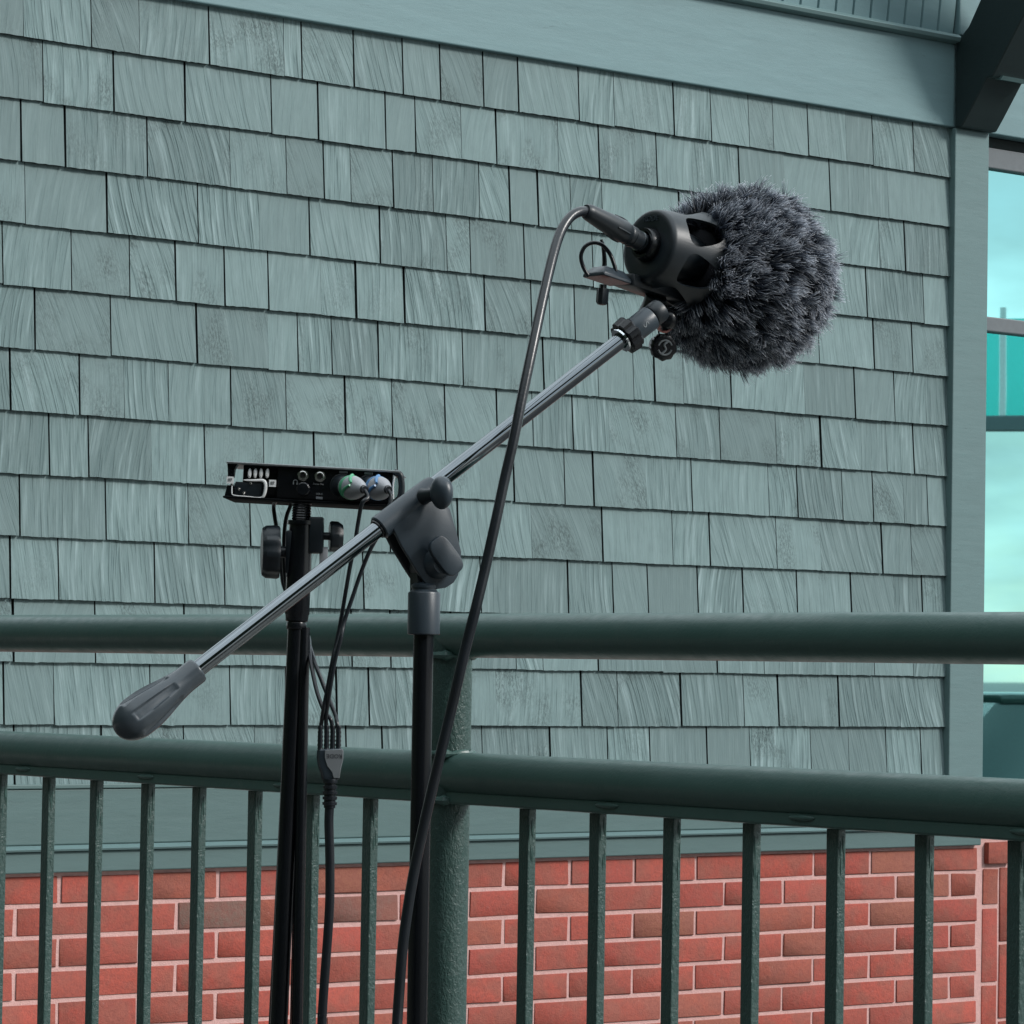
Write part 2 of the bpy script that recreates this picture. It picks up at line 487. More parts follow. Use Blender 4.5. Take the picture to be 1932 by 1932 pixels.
wo = link('walkway', mesh_of('walkway', pw, M_CONC)); wo['kind'] = 'structure'
wo.location = -N*WALL_D; wo.rotation_euler = FRAME_ROT

# ------------------------------------------------------------------ building (local x along the wall, -y out of it)
BASE = -N*WALL_D
bld = root('building', 'sage green shingled building with red brick base, wide frieze and dark knee brace', 'building', BASE, FRAME_ROT)
EXP = 0.1325
Z12 = CAM_Z - 0.2673                     # butt line of the lowest shingle course
ZF = Z12 + 13*EXP                        # underside of the frieze
S_L = wall_sz(0, 1200)[0] - 0.55         # the wall goes on beyond the picture
S_SH = wall_sz(2806, 1300, 0.012)[0]
S_CB0 = wall_sz(2811, 1300, 0.034)[0]
S_CB1 = wall_sz(2911, 1300, 0.034)[0]
S_END = S_CB1 + 1.5
FR_TOP = wall_sz(2832, 127, 0.05)[1]
ZT_BOT = wall_sz(20, 2582, 0.035)[1]     # bottom of the water table

sid = lpart('shingle_siding', MB().box((S_L, 0.0, Z12-0.01), (S_SH+0.012, 0.02, ZF+0.05)), M_BACK, bld)

# joints read off the photograph, course by course (source pixels; negative = hairline joint)
za = lambda v: [math.copysign(abs(x)/1.2778, x) for x in v]
zb = lambda v: [math.copysign(1500+abs(x)/1.2677, x) for x in v]
zd = lambda v: [math.copysign(abs(x)/SRC, x) for x in v]
zc = lambda v: [math.copysign(1350+abs(x)*1500/1932, x) for x in v]
JOINTS = [
 za([-85, 341, -523, 787, -1068, 1137, 1333, 1517, 1658, 1820]) + zb([35, 260, -393, 617, 757, -900, -990, 1120, -1262, 1363, -1515]),
 za([160, 427, 695, 1022, 1197, 1452, 1563, -1737, 1870]) + zb([-185, 338, 552, -687, 862, -1033, 1203, -1420]),
 za([242, 553, -866, -1078, 1218, -1320, 1480, -1630, 1805, 1920]) + zb([110, -232, 350, -470, 640, 830, -960, 1130, -1275, -1388, 1483]),
 za([92, 400, 743, -975, 1165, 1430, -1682, 1770]) + zb([58, 315, -430, 600, 790, 960, -1110, 1340, -1552]),
 za([267, 487, 660, 845, 1010, -1208, 1340, 1522, 1825]) + zb([85, -153, 247, 373, 560, -700, 880, 1030, 1160, 1367, 1512]),
 za([127, 415, 740, -1010, 1122, 1250, 1425, 1743]) + zb([130, 335, -467, 545, -652, 830, -1107, 1295, 1443, -1562]),
 za([37, 295, -465, -632, 868, 1076, 1300, 1477, 1675, 1872]) + zb([-90, 240, -375, 627, -790, 1000, 1168, -1310, -1415, 1517]),
 za([182, 330, -567, 770, 992, 1182, -1383, 1495, -1617, -1810]) + zb([20, 210, 317, -513, 685, 973, 1080, 1248, 1362, -1478, 1567]),
 za([72, 397, 708, 943, -1215, 1470, 1725]) + zb([85, 350, 613, 752, 1002, -1168, 1398, -1507]),
 za([217, -457, 580, 843, 1085, 1367, 1640, 1812]) + zb([223, 390, 520, 707, 877, 1080, 1282, -1445, 1548]),
 [38, 279, 543, -743, 850, 1036, 1151, 1330] + zc([220, -322, 530, -778, 985, -1162, 1582, -1730]),
 [157, 441, 677, 843, 991, 1087, -1166, 1300] + zc([-145, 468, 607, 848, 1087, 1218, 1447, -1680]),
 [41, 296, 541, 751, 907, 1020, 1128, 1290] + zc([94, 352, 568, 729, 947, 1111, 1342, -1487, 1630, 1762]),
]
def shingle_mesh(x0, x1, zb_, zt, o_b, o_t, thick, seed):
    """wedge with a slightly ragged butt; local origin at the middle of the butt"""
    r = random.Random(seed)
    cx = (x0+x1)/2
    nseg = max(5, int((x1-x0)/0.009))
    sk0, sk1 = r.uniform(-.0012, .0012), r.uniform(-.0012, .0012)
    slope = r.uniform(-.0008, .0008)
    bot = []
    for i in range(nseg+1):
        f = i/nseg
        rag = r.uniform(-.0006, .0006) if 0 < i < nseg else 0
        if r.random() < 0.05: rag -= r.uniform(0, .0014)
        bot.append((x0-cx+(x1-x0)*f, slope*(f-.5)*2 + rag))
    H = zt - zb_
    vs = [(x, -o_b, z) for x, z in bot] + [(x1-cx+sk1, -o_t, H), (x0-cx+sk0, -o_t, H)]
    k = len(vs)
    vs += [(x, -(o_b-thick), z+0.0006) for x, z in bot] + [(x1-cx+sk1, -(o_t-0.003), H), (x0-cx+sk0, -(o_t-0.003), H)]
    fs = [(i, k+i, k+(i+1) % k, (i+1) % k) for i in range(k)]
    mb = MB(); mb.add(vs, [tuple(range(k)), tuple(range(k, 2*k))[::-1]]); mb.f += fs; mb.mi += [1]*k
    return mb
TILT = 0.074
cnt = 0
extra = MB()
for i in range(13):
    z0 = Z12 + (12-i)*EXP
    ymid = (102+185*i) - 92
    js = []
    for x in JOINTS[i]:
        xa = abs(x)
        ym = ymid + (525+147.3*i - 74 - ymid)*xa/2805
        js.append((wall_sz(xa, ym, 0.013)[0], x < 0))
    js.sort()
    js = [j for q, j in enumerate(js) if q == 0 or j[0]-js[q-1][0] > 0.03]
    js = [j for j in js if j[0] < S_SH-0.03] + [(S_SH, False)]
    s_in = wall_sz(-25, ymid, 0.013)[0]
    x = js[0][0]
    left = []
    while x > S_L:
        x -= rnd.uniform(0.10, 0.21)
        left.append((max(x, S_L), False))
    js = left[::-1] + js
    for q in range(len(js)-1):
        (a, ha), (b_, hb) = js[q], js[q+1]
        ga = 0.0006 if ha else rnd.choice([0.0015, 0.0020, 0.0030])
        gb = 0.0006 if hb else rnd.choice([0.0015, 0.0020, 0.0030])
        if q == len(js)-2: gb = 0.003
        dz = rnd.uniform(-.0009, .0009); do = rnd.uniform(-.0013, .0013)
        zt = z0 + EXP + 0.016
        if i == 0: zt = ZF + 0.03
        ob = 0.0205 + do; ot = max(0.0045, ob - TILT*(zt-z0)*rnd.uniform(.93, 1.03))
        mb = shingle_mesh(a+ga, b_-gb, z0+dz, zt, ob, ot, 0.0125, cnt*13+5)
        cx = (a+ga+b_-gb)/2
        if b_ < s_in:
            extra.add([(p[0]+cx, p[1], p[2]+z0+dz) for p in mb.v], mb.f)
        else:
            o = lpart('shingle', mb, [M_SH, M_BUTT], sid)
            o.location = (cx, 0, z0+dz)
            cnt += 1
xo = lpart('shingle_field', extra, M_SH, sid); xo['kind'] = 'stuff'
print('shingles', cnt)

# frieze, cap moulding, beadboard above
lpart('frieze_board', MB().bbox((S_L, -0.029, ZF), (S_END, 0.02, FR_TOP), 0.003), M_FRIEZE, bld)
lpart('cap_moulding', MB().prism([(S_L, y, z) for y, z in ((-0.030, FR_TOP), (-0.052, FR_TOP+0.004), (-0.056, FR_TOP+0.014), (-0.044, FR_TOP+0.02), (-0.036, FR_TOP+0.026), (0.02, FR_TOP+0.026), (0.02, FR_TOP))], (S_CB0+0.01-S_L, 0, 0)).bevel(0.001, 1), M_TRIM, bld)
ZB = FR_TOP + 0.0262
bead = lpart('beadboard_lining', MB().prism([(S_L, 0.0, ZB), (S_L, -0.075, ZB+0.62), (S_L, 0.02, ZB+0.62), (S_L, 0.02, ZB)], (S_CB0-S_L, 0, 0)), M_BACK, bld)
BW = 0.0635
sb_end = wall_sz(2825, 60, 0.02)[0]
k = 0
while sb_end - k*BW > S_L + 0.1:
    x1 = sb_end - k*BW; x0 = x1 - BW
    e = 0.0042
    f = lambda zz: -0.004 - 0.075*(zz-ZB)/0.62
    prof = [(x0+0.0012, 0.006), (x0+e, 0.0), (x1-e, 0.0), (x1-0.0012, 0.006)]
    mb = MB()
    vs = [(x, f(ZB)-0.006+dy, ZB) for x, dy in prof] + [(x, f(ZB+.6)-0.006+dy, ZB+.6) for x, dy in prof]
    p = len(prof)
    mb.add(vs, [(q, q+1, p+q+1, p+q) for q in range(p-1)])
    lpart('beadboard', mb, M_FRIEZE, bead)
    k += 1
lpart('upper_panel', MB().bbox((sb_end+0.004, -0.028, FR_TOP+0.0275), (S_END, 0.02, FR_TOP+0.7), 0.004), M_FRIEZE, bld)

# corner board
lpart('corner_board', MB().bbox((S_CB0, -0.036, Z12-0.012), (S_CB1, 0.02, ZF-0.0015), 0.003), M_TRIM, bld)
# water table: flat board, drip cap, lower board
ZT_TOP = Z12 - 0.004
wt = lpart('water_table', MB().bbox((S_L, -0.026, ZT_BOT+0.058), (S_CB1-0.004, 0.02, ZT_TOP), 0.003), M_WTABLE, bld)
lpart('drip_cap', MB().prism([(S_L, y, z) for y, z in ((0.0, ZT_BOT+0.046), (-0.044, ZT_BOT+0.046), (-0.046, ZT_BOT+0.05), (-0.026, ZT_BOT+0.0575), (0.0, ZT_BOT+0.0575))], (S_CB1-0.004-S_L, 0, 0)), M_TRIM, wt)
lpart('lower_board', MB().bbox((S_L, -0.036, ZT_BOT), (S_CB1-0.004, 0.02, ZT_BOT+0.0455), 0.003), M_WTABLE, wt)
lpart('bed_moulding', MB().bbox((S_L, -0.030, Z12-0.0035), (S_CB0-0.002, 0.0, Z12+0.006), 0.002), M_WTABLE, wt)

# brick base: mortar bed with recessed joints, bricks proud of it
BH, BL, CH, JT = 0.0570, 0.1940, 0.0672, 0.0100
zl_ = wall_sz(2800, 2577, 0.02)[1]       # mortar line under the top course
s_j = wall_sz(2808, 2640, 0.02)[0]
s_e = wall_sz(2890, 2640, 0.02)[0]
print('mortar line z', zl_, wall_sz(10, 2685, 0.02)[1], 'trim bottom', ZT_BOT, 'half', s_e-s_j)
bb = lpart('brick_base', MB().box((S_L, -0.0155, 0.0), (S_END, 0.02, ZT_BOT+0.02)), M_MORTAR, bld)
def brick_mesh(name, L, H, seed, D=0.03):
    r = random.Random(seed)
    bm = bmesh.new()
    bmesh.ops.create_cube(bm, size=1)
    for v in bm.verts:
        v.co = Vector((v.co.x*L, v.co.y*D, v.co.z*H))
    bmesh.ops.bevel(bm, geom=bm.edges[:], offset=0.0016, segments=1, affect='EDGES')
    for v in bm.verts:
        v.co += Vector((r.uniform(-.0017, .0017), r.uniform(-.0009, .0009), r.uniform(-.0016, .0016)))
    me = bpy.data.meshes.new(name); bm.to_mesh(me); bm.free()
    me.materials.append(M_BRICK); me.shade_smooth(); me.set_sharp_from_angle(angle=R(60))
    return me
BM = [brick_mesh('brick', BL, BH, k) for k in range(6)]
HM = [brick_mesh('half_brick', BL/2-JT/2, BH, 50+k) for k in range(3)]
SM = [brick_mesh('soldier_brick', BL, BH, 80+k) for k in range(4)]
def put_brick(me, x, z, out=0.0, rot=0.0):
    o = link('brick', me, bb)
    o.location = (x, -0.004 - out + rnd.uniform(-.0012, .0012), z)
    o.rotation_euler = (rnd.uniform(-.008, .008), rot + rnd.uniform(-.004, .004), rnd.uniform(-.006, .006))
nb = 0
brick_rest = MB()
P_ = BL + JT
s_vis = wall_sz(0, 2700, 0.02)[0] - 0.02
for c in range(0, 16):
    zc_ = zl_ + CH*(0.5 - c) + 0.0005
    if c == 0: zc_ = zl_ + CH/2
    x_end = s_j if c % 2 else s_e + 0.0
    if c % 2: put_brick(HM[c % 3], s_j + P_/4, zc_)
    x = x_end
    while x - P_ > S_L:
        cxx = x - P_/2
        if x > s_vis and c < 8:
            put_brick(BM[rnd.randrange(6)], cxx, zc_); nb += 1
        else:
            a = BL/2
            brick_rest.box((cxx-a, -0.019, zc_-BH/2), (cxx+a, 0.0, zc_+BH/2))
        x -= P_
# soldier courses under the window
SH_ = BH + JT
for c in range(9):
    xx = s_e + 0.014 + SH_*(c+0.5)
    z = zl_ - 0.004 - (0.11 if c % 2 == 0 else 0.0) * 1.0
    if c % 2 == 0:
        put_brick(HM[c % 3], xx, zl_ + 0.012 - 0.0535, 0.0, math.pi/2)
        z = zl_ + 0.012 - 0.107
    else:
        z = zl_ + 0.012
    for q in range(5):
        put_brick(SM[rnd.randrange(4)], xx, z - BL/2 - q*P_ - 0.005, 0.0, math.pi/2); nb += 1
for c in range(8):
    put_brick(HM[c % 3], s_e + 0.020 + (BL/2+JT/2)*(c+0.5), zl_ + 0.012 + CH/2 + 0.002, 0.012)
print('bricks', nb)
if brick_rest.v:
    o = lpart('brick_field', brick_rest, M_BRICK, bb); o['kind'] = 'stuff'

# window beside the corner board
GY = 0.030
Z_WB = wall_sz(2960, 2312, -GY)[1]
z_m0, z_m1 = wall_sz(2960, 983, -0.012)[1], wall_sz(2960, 940, -0.012)[1]
win = lpart('window_frame', MB().bbox((S_CB1-0.03, 0.010, ZF-0.085), (S_END, 0.05, ZF-0.030), 0.003), M_FRAME, bld)
lpart('bottom_rail', MB().bbox((S_CB1-0.03, -0.004, Z_WB-0.05), (S_END, 0.05, Z_WB), 0.003), M_FRAME, win)
lpart('glazing_bar', MB().bbox((S_CB1-0.03, 0.008, z_m0), (S_END, 0.05, z_m1), 0.003), M_FRAME, win)
lpart('head_gap_shade', MB().box((S_CB1-0.03, 0.022, ZF-0.029), (S_END, 0.05, ZF-0.001)), M_BACK, win)  # dark strip standing in for the shadow in the head gap
lpart('jamb', MB().bbox((S_END-0.09, -0.01, Z_WB), (S_END, 0.048, ZF-0.09), 0.003), M_TRIM, win)
lpart('pane', MB().box((S_CB1-0.03, GY, z_m1-0.004), (S_END-0.05, GY+0.006, ZF-0.08)), M_GLASS, win)
lpart('pane', MB().box((S_CB1-0.03, GY, Z_WB-0.004), (S_END-0.05, GY+0.006, z_m0+0.004)), M_GLASS, win)
lpart('sill', MB().bbox((S_CB1+0.001, -0.05, ZT_BOT+0.05), (S_END, 0.05, Z_WB-0.0515), 0.004), M_TRIM, win)
lpart('back_wall', MB().box((S_L, 0.055, 0.0), (S_END, 0.25, FR_TOP+0.7)), M_BACK, bld)

# knee brace standing out from the corner board
bw0, bw1 = S_CB0 - 0.003, S_CB1 + 0.003
def brprof(pts): return [(bw0, -y, z) for y, z in pts]
low = [(0.035, ZF-0.002), (0.060, ZF-0.002), (0.085, ZF+0.03), (0.150, ZF+0.118), (0.168, ZF+0.118), (0.30, ZF+0.300), (0.50, ZF+0.57), (0.75, ZF+0.90)]
upr = [(0.62, ZF+0.90), (0.40, ZF+0.66), (0.25, ZF+0.50), (0.145, ZF+0.365), (0.080, ZF+0.262), (0.035, ZF+0.225)]
br = lpart('knee_brace', MB().prism(brprof(low + upr), (bw1-bw0, 0, 0)).bevel(0.003, 1), M_BRACE, bld)
lpart('brace_stop', MB().prism([(bw0+0.028, -y, z) for y, z in ((0.150, ZF+0.117), (0.172, ZF+0.113), (0.180, ZF+0.122), (0.166, ZF+0.1255))], (bw1-bw0-0.030, 0, 0)), M_TRIM, br)
lpart('brace_tie', MB().bbox((bw0, -0.80, ZF+0.901), (bw1, 0.0, ZF+1.05), 0.004), M_BRACE, br)

# ------------------------------------------------------------------ railing (same turned frame; runs along local y)
RZ_T, RZ_L = CAM_Z + 0.0350, CAM_Z - 0.1165
RR = 0.02415
rail = root('railing', 'dark green pipe railing with square balusters in front of the brick base', 'railing', U*RAIL_S, FRAME_ROT)
Y0, Y1 = 1.15, 4.75
POST_Y = 2.928
def rod(y0, y1, z, r, n=28):
    mb = MB(); k = 40
    return mb.lathe((0, y0, z), (0, 1, 0), [((y1-y0)*i/k, r) for i in range(k+1)], n)
lpart('top_rail', rod(Y0, Y1, RZ_T, RR), M_RAIL, rail, True)
lr = lpart('lower_rail', rod(Y0, Y1, RZ_L, RR), M_RAIL, rail, True)
ch = MB().bbox((-0.0165, Y0, RZ_L-RR-0.0075), (0.0165, Y1, RZ_L-RR+0.006), 0.0025)
lpart('channel', ch, M_RAIL, lr)
y = Y0 + 0.07
while y < Y1:
    lpart('weld', MB().lathe((-0.0165, y-0.018, RZ_L-RR+0.0015), (0, 1, 0), [(0, 0.0005), (0.004, 0.0022), (0.012, 0.003), (0.024, 0.0028), (0.032, 0.002), (0.036, 0.0005)], 10), M_RAIL, lr, True)
    y += 0.285
po = lpart('post', MB().lathe((0, POST_Y, 0.50), (0, 0, 1), [((RZ_T-0.50)*i/24, RR) for i in range(25)], 28), M_RAILR, rail, True)
lpart('post', MB().lathe((0, POST_Y+1.90-0.30, 0.50), (0, 0, 1), [((RZ_T-0.50)*i/8, RR) for i in range(9)], 28), M_RAILR, rail, True)
lpart('post', MB().lathe((0, Y0+0.1, 0.50), (0, 0, 1), [((RZ_T-0.50)*i/8, RR) for i in range(9)], 28), M_RAILR, rail, True)
def weld_ring(z, r, minor, axis):
    mb = MB(); nn, kk = 36, 8
    vs, fs = [], []
    for i in range(nn):
        a = 2*math.pi*i/nn
        rr_ = minor*(1+0.3*math.sin(7*a)+0.2*math.sin(13*a+1))
        for k in range(kk):
            b2 = 2*math.pi*k/kk
            rad = r + rr_*math.cos(b2)
            h = rr_*math.sin(b2)
            if axis == 'z': vs.append((rad*math.cos(a), POST_Y+rad*math.sin(a), z+h))
    for i in range(nn):
        for k in range(kk):
            fs.append((i*kk+k, i*kk+(k+1) % kk, ((i+1) % nn)*kk+(k+1) % kk, ((i+1) % nn)*kk+k))
    return mb.add(vs, fs)
for z in (RZ_L+RR*0.93, RZ_L-RR-0.004, RZ_T-RR*0.9):
    lpart('weld', weld_ring(z, RR+0.001, 0.0042, 'z'), M_RAIL, po, True)
BA = 0.0127/2
zb_t, zb_b = RZ_L-RR-0.0072, 0.60
BV = 0.0160/2; BA = 0.0112/2
bal = mesh_of('baluster', MB().bbox((-BA, -BV, zb_b), (BA, BV, zb_t), 0.0014), M_RAILR)
wd = MB()
for (dx, dy) in ((0, -1), (-1, 0)):
    pass
SP = 0.119069
def rail_y(x, y=1700):
    d = ray(x, y)
    return (d*(RAIL_S/d.dot(U))).dot(-N)
bal_px = [-3, 87.5, 178, 275, 372, 478, 586, 696, 993, 1126, 1266, 1416.6, 1576, 1743, 1919]
bal_y = [rail_y(x) for x in bal_px]
bal_y = [bal_y[0] + SP*k for k in range(6, 0, -1)] + bal_y + [bal_y[-1] - SP*k for k in range(1, 7)]
for yb in bal_y:
    if not (Y0+0.02 < yb < Y1-0.02) or abs(yb-(POST_Y+1.6)) < 0.05 or abs(yb-(Y0+.1)) < .05: continue
    o = link('baluster', bal, rail)
    o.location = (0, yb, 0)
    # drips of paint at the top of the bright side
    mb = MB()
    for q in range(5):
        zz = zb_t - rnd.uniform(0.0, 0.05)
        mb.lathe((rnd.uniform(-.004, .004), -BV-0.0001, zz), (0, 0, -1), [(0, 0.0002), (0.003, 0.0006), (rnd.uniform(.006, .012), 0.0009), (0.014, 0.0006), (0.017, 0.0002)], 8)
    lpart('paint_run', mb, M_RAIL, o, True)
lpart('bottom_rail', MB().bbox((-0.0165, Y0, 0.588), (0.0165, Y1, 0.602), 0.002), M_RAIL, rail)

# ------------------------------------------------------------------ boom stand
PHI = R(27)
BX = Vector((math.cos(PHI), math.sin(PHI), 0))      # boom heads right and away
BF = Vector((math.sin(PHI), -math.cos(PHI), 0))     # front of the clamp
PC = at(800.5, 1080, 3.30)
def bp(zx, zy, off=0.0):
    """clamp close-up coordinates -> point on the boom's plane moved towards the front"""
    p0 = PC + BF*off
    return on_plane(638.9+zx*0.1984, 862.5+zy*0.1984, p0, BF)
def bpd(x, y, off=0.0): return on_plane(x, y, PC + BF*off, BF)
pole_top = at(800.5, 1120, 3.30)
base_xy = Vector((pole_top.x, pole_top.y, 0))
st = root('microphone_boom_stand', 'black microphone stand with long chrome boom and fluted grey counterweight grip', 'microphone stand', base_xy)
wpart('pole', MB().cyl((base_xy.x, base_xy.y, 0.13), (base_xy.x, base_xy.y, pole_top.z-0.03), 0.0098, 28), M_BLACK, st)
c0 = at(800.5, 1198, 3.30)
cz0, cz1 = c0.z, at(800.5, 1116, 3.30).z
cc = Vector((base_xy.x, base_xy.y, 0))
wpart('collar', MB().lathe(cc + Vector((0, 0, cz0)), (0, 0, 1), [(0, 0.0108), (0.0003, 0.0150), (0.0012, 0.0158), (cz1-cz0-0.002, 0.0158), (cz1-cz0-0.0005, 0.0150), (cz1-cz0, 0.0135), (cz1-cz0+0.0015, 0.0118), (cz1-cz0+0.003, 0.0118), (cz1-cz0+0.0035, 0.0126), (cz1-cz0+0.006, 0.0126), (cz1-cz0+0.009, 0.009)], 36), M_PLASTIC, st)
# clamp cheeks
cheek = [(415, 610), (480, 690), (560, 850), (680, 1045), (770, 1185), (820, 1235), (895, 1256), (980, 1244), (1055, 1195), (1095, 1130), (1128, 1000), (1126, 900), (1085, 730), (1020, 500), (900, 330), (780, 330)]
def cheek_poly(off): 
    return smooth_path([bp(x, y, 0) + BF*off for x, y in cheek], 1)
front = MB().prism(cheek_poly(0.0105), BF*(-0.006)).bevel(0.0016, 2)
cl_o = wpart('clamp_cheek', front, M_PLASTIC, st)
rear = MB().prism([p - BF*0.0 for p in cheek_poly(-0.0125)], BF*(-0.006)).bevel(0.0016, 2)
wpart('clamp_cheek', rear, M_PLASTIC2, st)
# boom axis and sleeve
A0, A1 = bpd(372, 1263), bpd(1182, 634)
ax = (A1-A0).normalized()
def near_axis(p): return A0 + ax*((p-A0).dot(ax))
sl0, sl1 = near_axis(bp(375, 665)), near_axis(bp(905, 265))
Ls = (sl1-sl0).length
wpart('boom_sleeve', MB().lathe(sl0, ax, [(0.0, 0.0082), (0.0, 0.0112), (0.0012, 0.0122), (Ls-0.006, 0.0112), (Ls, 0.0100), (Ls, 0.0082)], 36, cap=False), M_PLASTIC, st)
wpart('sleeve_liner', MB().lathe(sl0-ax*0.002, ax, [(0, 0.0082), (0, 0.0098), (0.004, 0.0098), (0.004, 0.0082)], 32, cap=False), M_BLACK, st)
# tongue of the pivot between the cheeks
pv = bp(900, 1010)
tng = MB().cyl(pv + BF*0.0044, pv - BF*0.0124, 0.0215, 36, bev=0.001)
nb0 = cc + Vector((0, 0, cz1-0.001))
tng.prism([nb0 + BX*a + Vector((0, 0, h)) + BF*0.0042 for a, h in ((-0.0095, 0), (0.0105, 0), (0.012, 0.02), (-0.010, 0.022))], BF*(-0.0164))
wpart('pivot_tongue', tng, M_PLASTIC2, st)
# oval wing nut on the front cheek
wc = bp(985, 955)
la = (bp(1080, 1075) - bp(905, 835)).normalized()
lb = la.cross(BF).normalized()
def oval(c, a, b_, n, pw_=2.8):
    out = []
    for k in range(n):
        th = 2*math.pi*k/n
        ct, s_ = math.cos(th), math.sin(th)
        out.append(c + la*(a*math.copysign(abs(ct)**(2/pw_), ct)) + lb*(b_*math.copysign(abs(s_)**(2/pw_), s_)))
    return out
wn = wpart('pivot_nut', MB().lathe(pv + BF*0.0105, BF, [(0, 0.0155), (0.002, 0.0152), (0.007, 0.0120), (0.012, 0.0105)], 32), M_PLASTIC, st)
paddle = MB().prism(oval(bp(915, 945) + BF*0.020, 0.0205, 0.0112, 40, 3.4), BF*0.0075).bevel(0.0016, 2)
wpart('paddle', paddle, M_PLASTIC, st, parent=wn)
# egg shaped clamp knob at the top
kb = near_axis(bp(800, 420)) + BF*0.009
kdir = (BF*0.93 + BX*0.25 + Vector((0, 0, 0.10))).normalized()
kn = wpart('boom_knob', MB().lathe(kb, kdir, [(0, 0.0085), (0.006, 0.0068), (0.016, 0.0060)], 24), M_PLASTIC2, st)
eg = MB()
ka = Vector((0, 0, 1)) - kdir*kdir.z; ka.normalize(); kbv = kdir.cross(ka)
eggc = kb + kdir*0.0265
vs, fs = [], []
NU, NV = 28, 18
for j in range(NV+1):
    ph = math.pi*j/NV
    for i in range(NU):
        th = 2*math.pi*i/NU
        q = math.sin(ph)
        vs.append(eggc + ka*(0.0162*math.cos(ph)) + kbv*(0.0098*q*math.sin(th))*(1+0.12*math.cos(ph)) + kdir*(0.0130*q*math.cos(th)))
for j in range(NV):
    for i in range(NU):
        fs.append((j*NU+i, j*NU+(i+1) % NU, (j+1)*NU+(i+1) % NU, (j+1)*NU+i))
wpart('knob_wing', eg.add(vs, fs), M_PLASTIC, st, parent=kn)
# boom tube
wpart('boom', MB().cyl(A0 - ax*0.02, A1, 0.0081, 40), M_BOOM, st)
# fluted grip
G0 = bpd(373, 1264); GA = -ax
Lg = 0.099
def grip_r(t, th, r):
    u = (t/Lg - 0.30)/0.52
    w_ = max(0.0, min(1, u))
    env = math.sin(math.pi*w_)**0.5 if 0 < u < 1 else 0
    f = max(0.0, min(1.0, (math.cos(6*th+0.4)+0.15)/0.40))
    return r - 0.0030*env*f*f*(3-2*f)
prof = [(0, 0.0100), (0.0004, 0.0122), (0.002, 0.0126)]
for i in range(1, 61):
    t = 0.002 + (Lg-0.002)*i/60
    u = t/Lg
    r = 0.0126 + 0.0075*(0.5-0.5*math.cos(math.pi*min(1, max(0, (u-0.12)/0.58))))
    if u > 0.74: r *= math.sqrt(max(0.0, 1-((u-0.74)/0.262)**2))
    prof.append((t, r))
wpart('grip', MB().lathe(G0, GA, prof, 144, grip_r), M_GRIP, st, angle=70)
# tripod foot
tb = MB().cyl((base_xy.x, base_xy.y, 0.10), (base_xy.x, base_xy.y, 0.19), 0.022, 24, bev=0.003)
wpart('leg_hub', tb, M_BLACK, st)
for k in range(3):
    a = R(20+120*k)
    d = Vector((math.cos(a), math.sin(a), 0))
    lg = wpart('leg', MB().tube([base_xy+d*0.02+Vector((0, 0, 0.14)), base_xy+d*0.2+Vector((0, 0, 0.09)), base_xy+d*0.38+Vector((0, 0, 0.014))], 0.009, 12), M_BLACK, st)
    wpart('foot', MB().cyl(base_xy+d*0.36+Vector((0, 0, 0.0)), base_xy+d*0.40+Vector((0, 0, 0.03)), 0.014, 14, bev=0.003), M_RUBBER, st, parent=lg)

# ------------------------------------------------------------------ microphone mount
MZ = 3.50
AX = Vector((0.66, 0.70, -0.27)).normalized()       # where the microphone points
FUR_C = at(1399, 524, 3.555)
cup_c = at(1222, 462, 3.465)                        # centre of the rear disc
AX = (FUR_C - cup_c); AX.normalize()
mroot_loc = at(1185, 640, 3.52)
mm = root('microphone_mount', 'black rubber shock mount cup with slots carrying the furry microphone on the boom tip', 'microphone mount', mroot_loc)
def cutter_obj(c, sx, sy, sz, X, Y, Z):
    me = bpy.data.meshes.new('cutter')
    bm = bmesh.new(); bmesh.ops.create_icosphere(bm, subdivisions=4, radius=1)
    for v in bm.verts:
        x, y, z = (math.copysign(abs(c)**0.72, c) for c in v.co)
        v.co = Vector((x, y*(1 - 0.30*x), z))
    M = Matrix((X*sx, Y*sy, Z*sz)).transposed().to_4x4(); M.translation = c
    bmesh.ops.transform(bm, matrix=M, verts=bm.verts[:]); bm.to_mesh(me); bm.free()
    o = bpy.data.objects.new('cutter', me); COL.objects.link(o)
    return o
cup = MB().lathe(cup_c, AX, [(0.0035, 0.0135), (0.0015, 0.0165), (0.0005, 0.022), (0.0, 0.031), (0.0003, 0.0350), (0.0018, 0.0372), (0.0055, 0.0385), (0.03, 0.0425), (0.050, 0.048), (0.062, 0.051), (0.064, 0.0505), (0.062, 0.047),
     (0.050, 0.0445), (0.03, 0.039), (0.012, 0.035), (0.007, 0.030), (0.006, 0.0135)], 72, cap=False)
n72 = 72; last = 16
cup.f += [(last*n72+k, last*n72+(k+1) % n72, (k+1) % n72, k) for k in range(n72)]; cup.mi += [0]*n72
cup_me = mesh_of('cup', cup, M_PLASTIC2, False)
cup_o = bpy.data.objects.new('cup', cup_me); COL.objects.link(cup_o)
cuts = []
upc = (Vector((0, 0, 1)) - AX*AX.z).normalized(); sdc = AX.cross(upc).normalized()
if sdc.y > 0: sdc = -sdc                            # side that faces the camera
NS = 6
for k in range(NS):
    th = R(28 + 60*k)
    rad = sdc*math.cos(th) + upc*math.sin(th)
    tan = AX.cross(rad)
    c_ = cutter_obj(cup_c + AX*0.041 + rad*0.043, 0.0215, 0.0165, 0.020, AX, -tan, rad)
    cuts.append(c_)
for c_ in cuts:
    md = cup_o.modifiers.new('b', 'BOOLEAN'); md.operation = 'DIFFERENCE'; md.object = c_; md.solver = 'EXACT'
dg = bpy.context.evaluated_depsgraph_get()
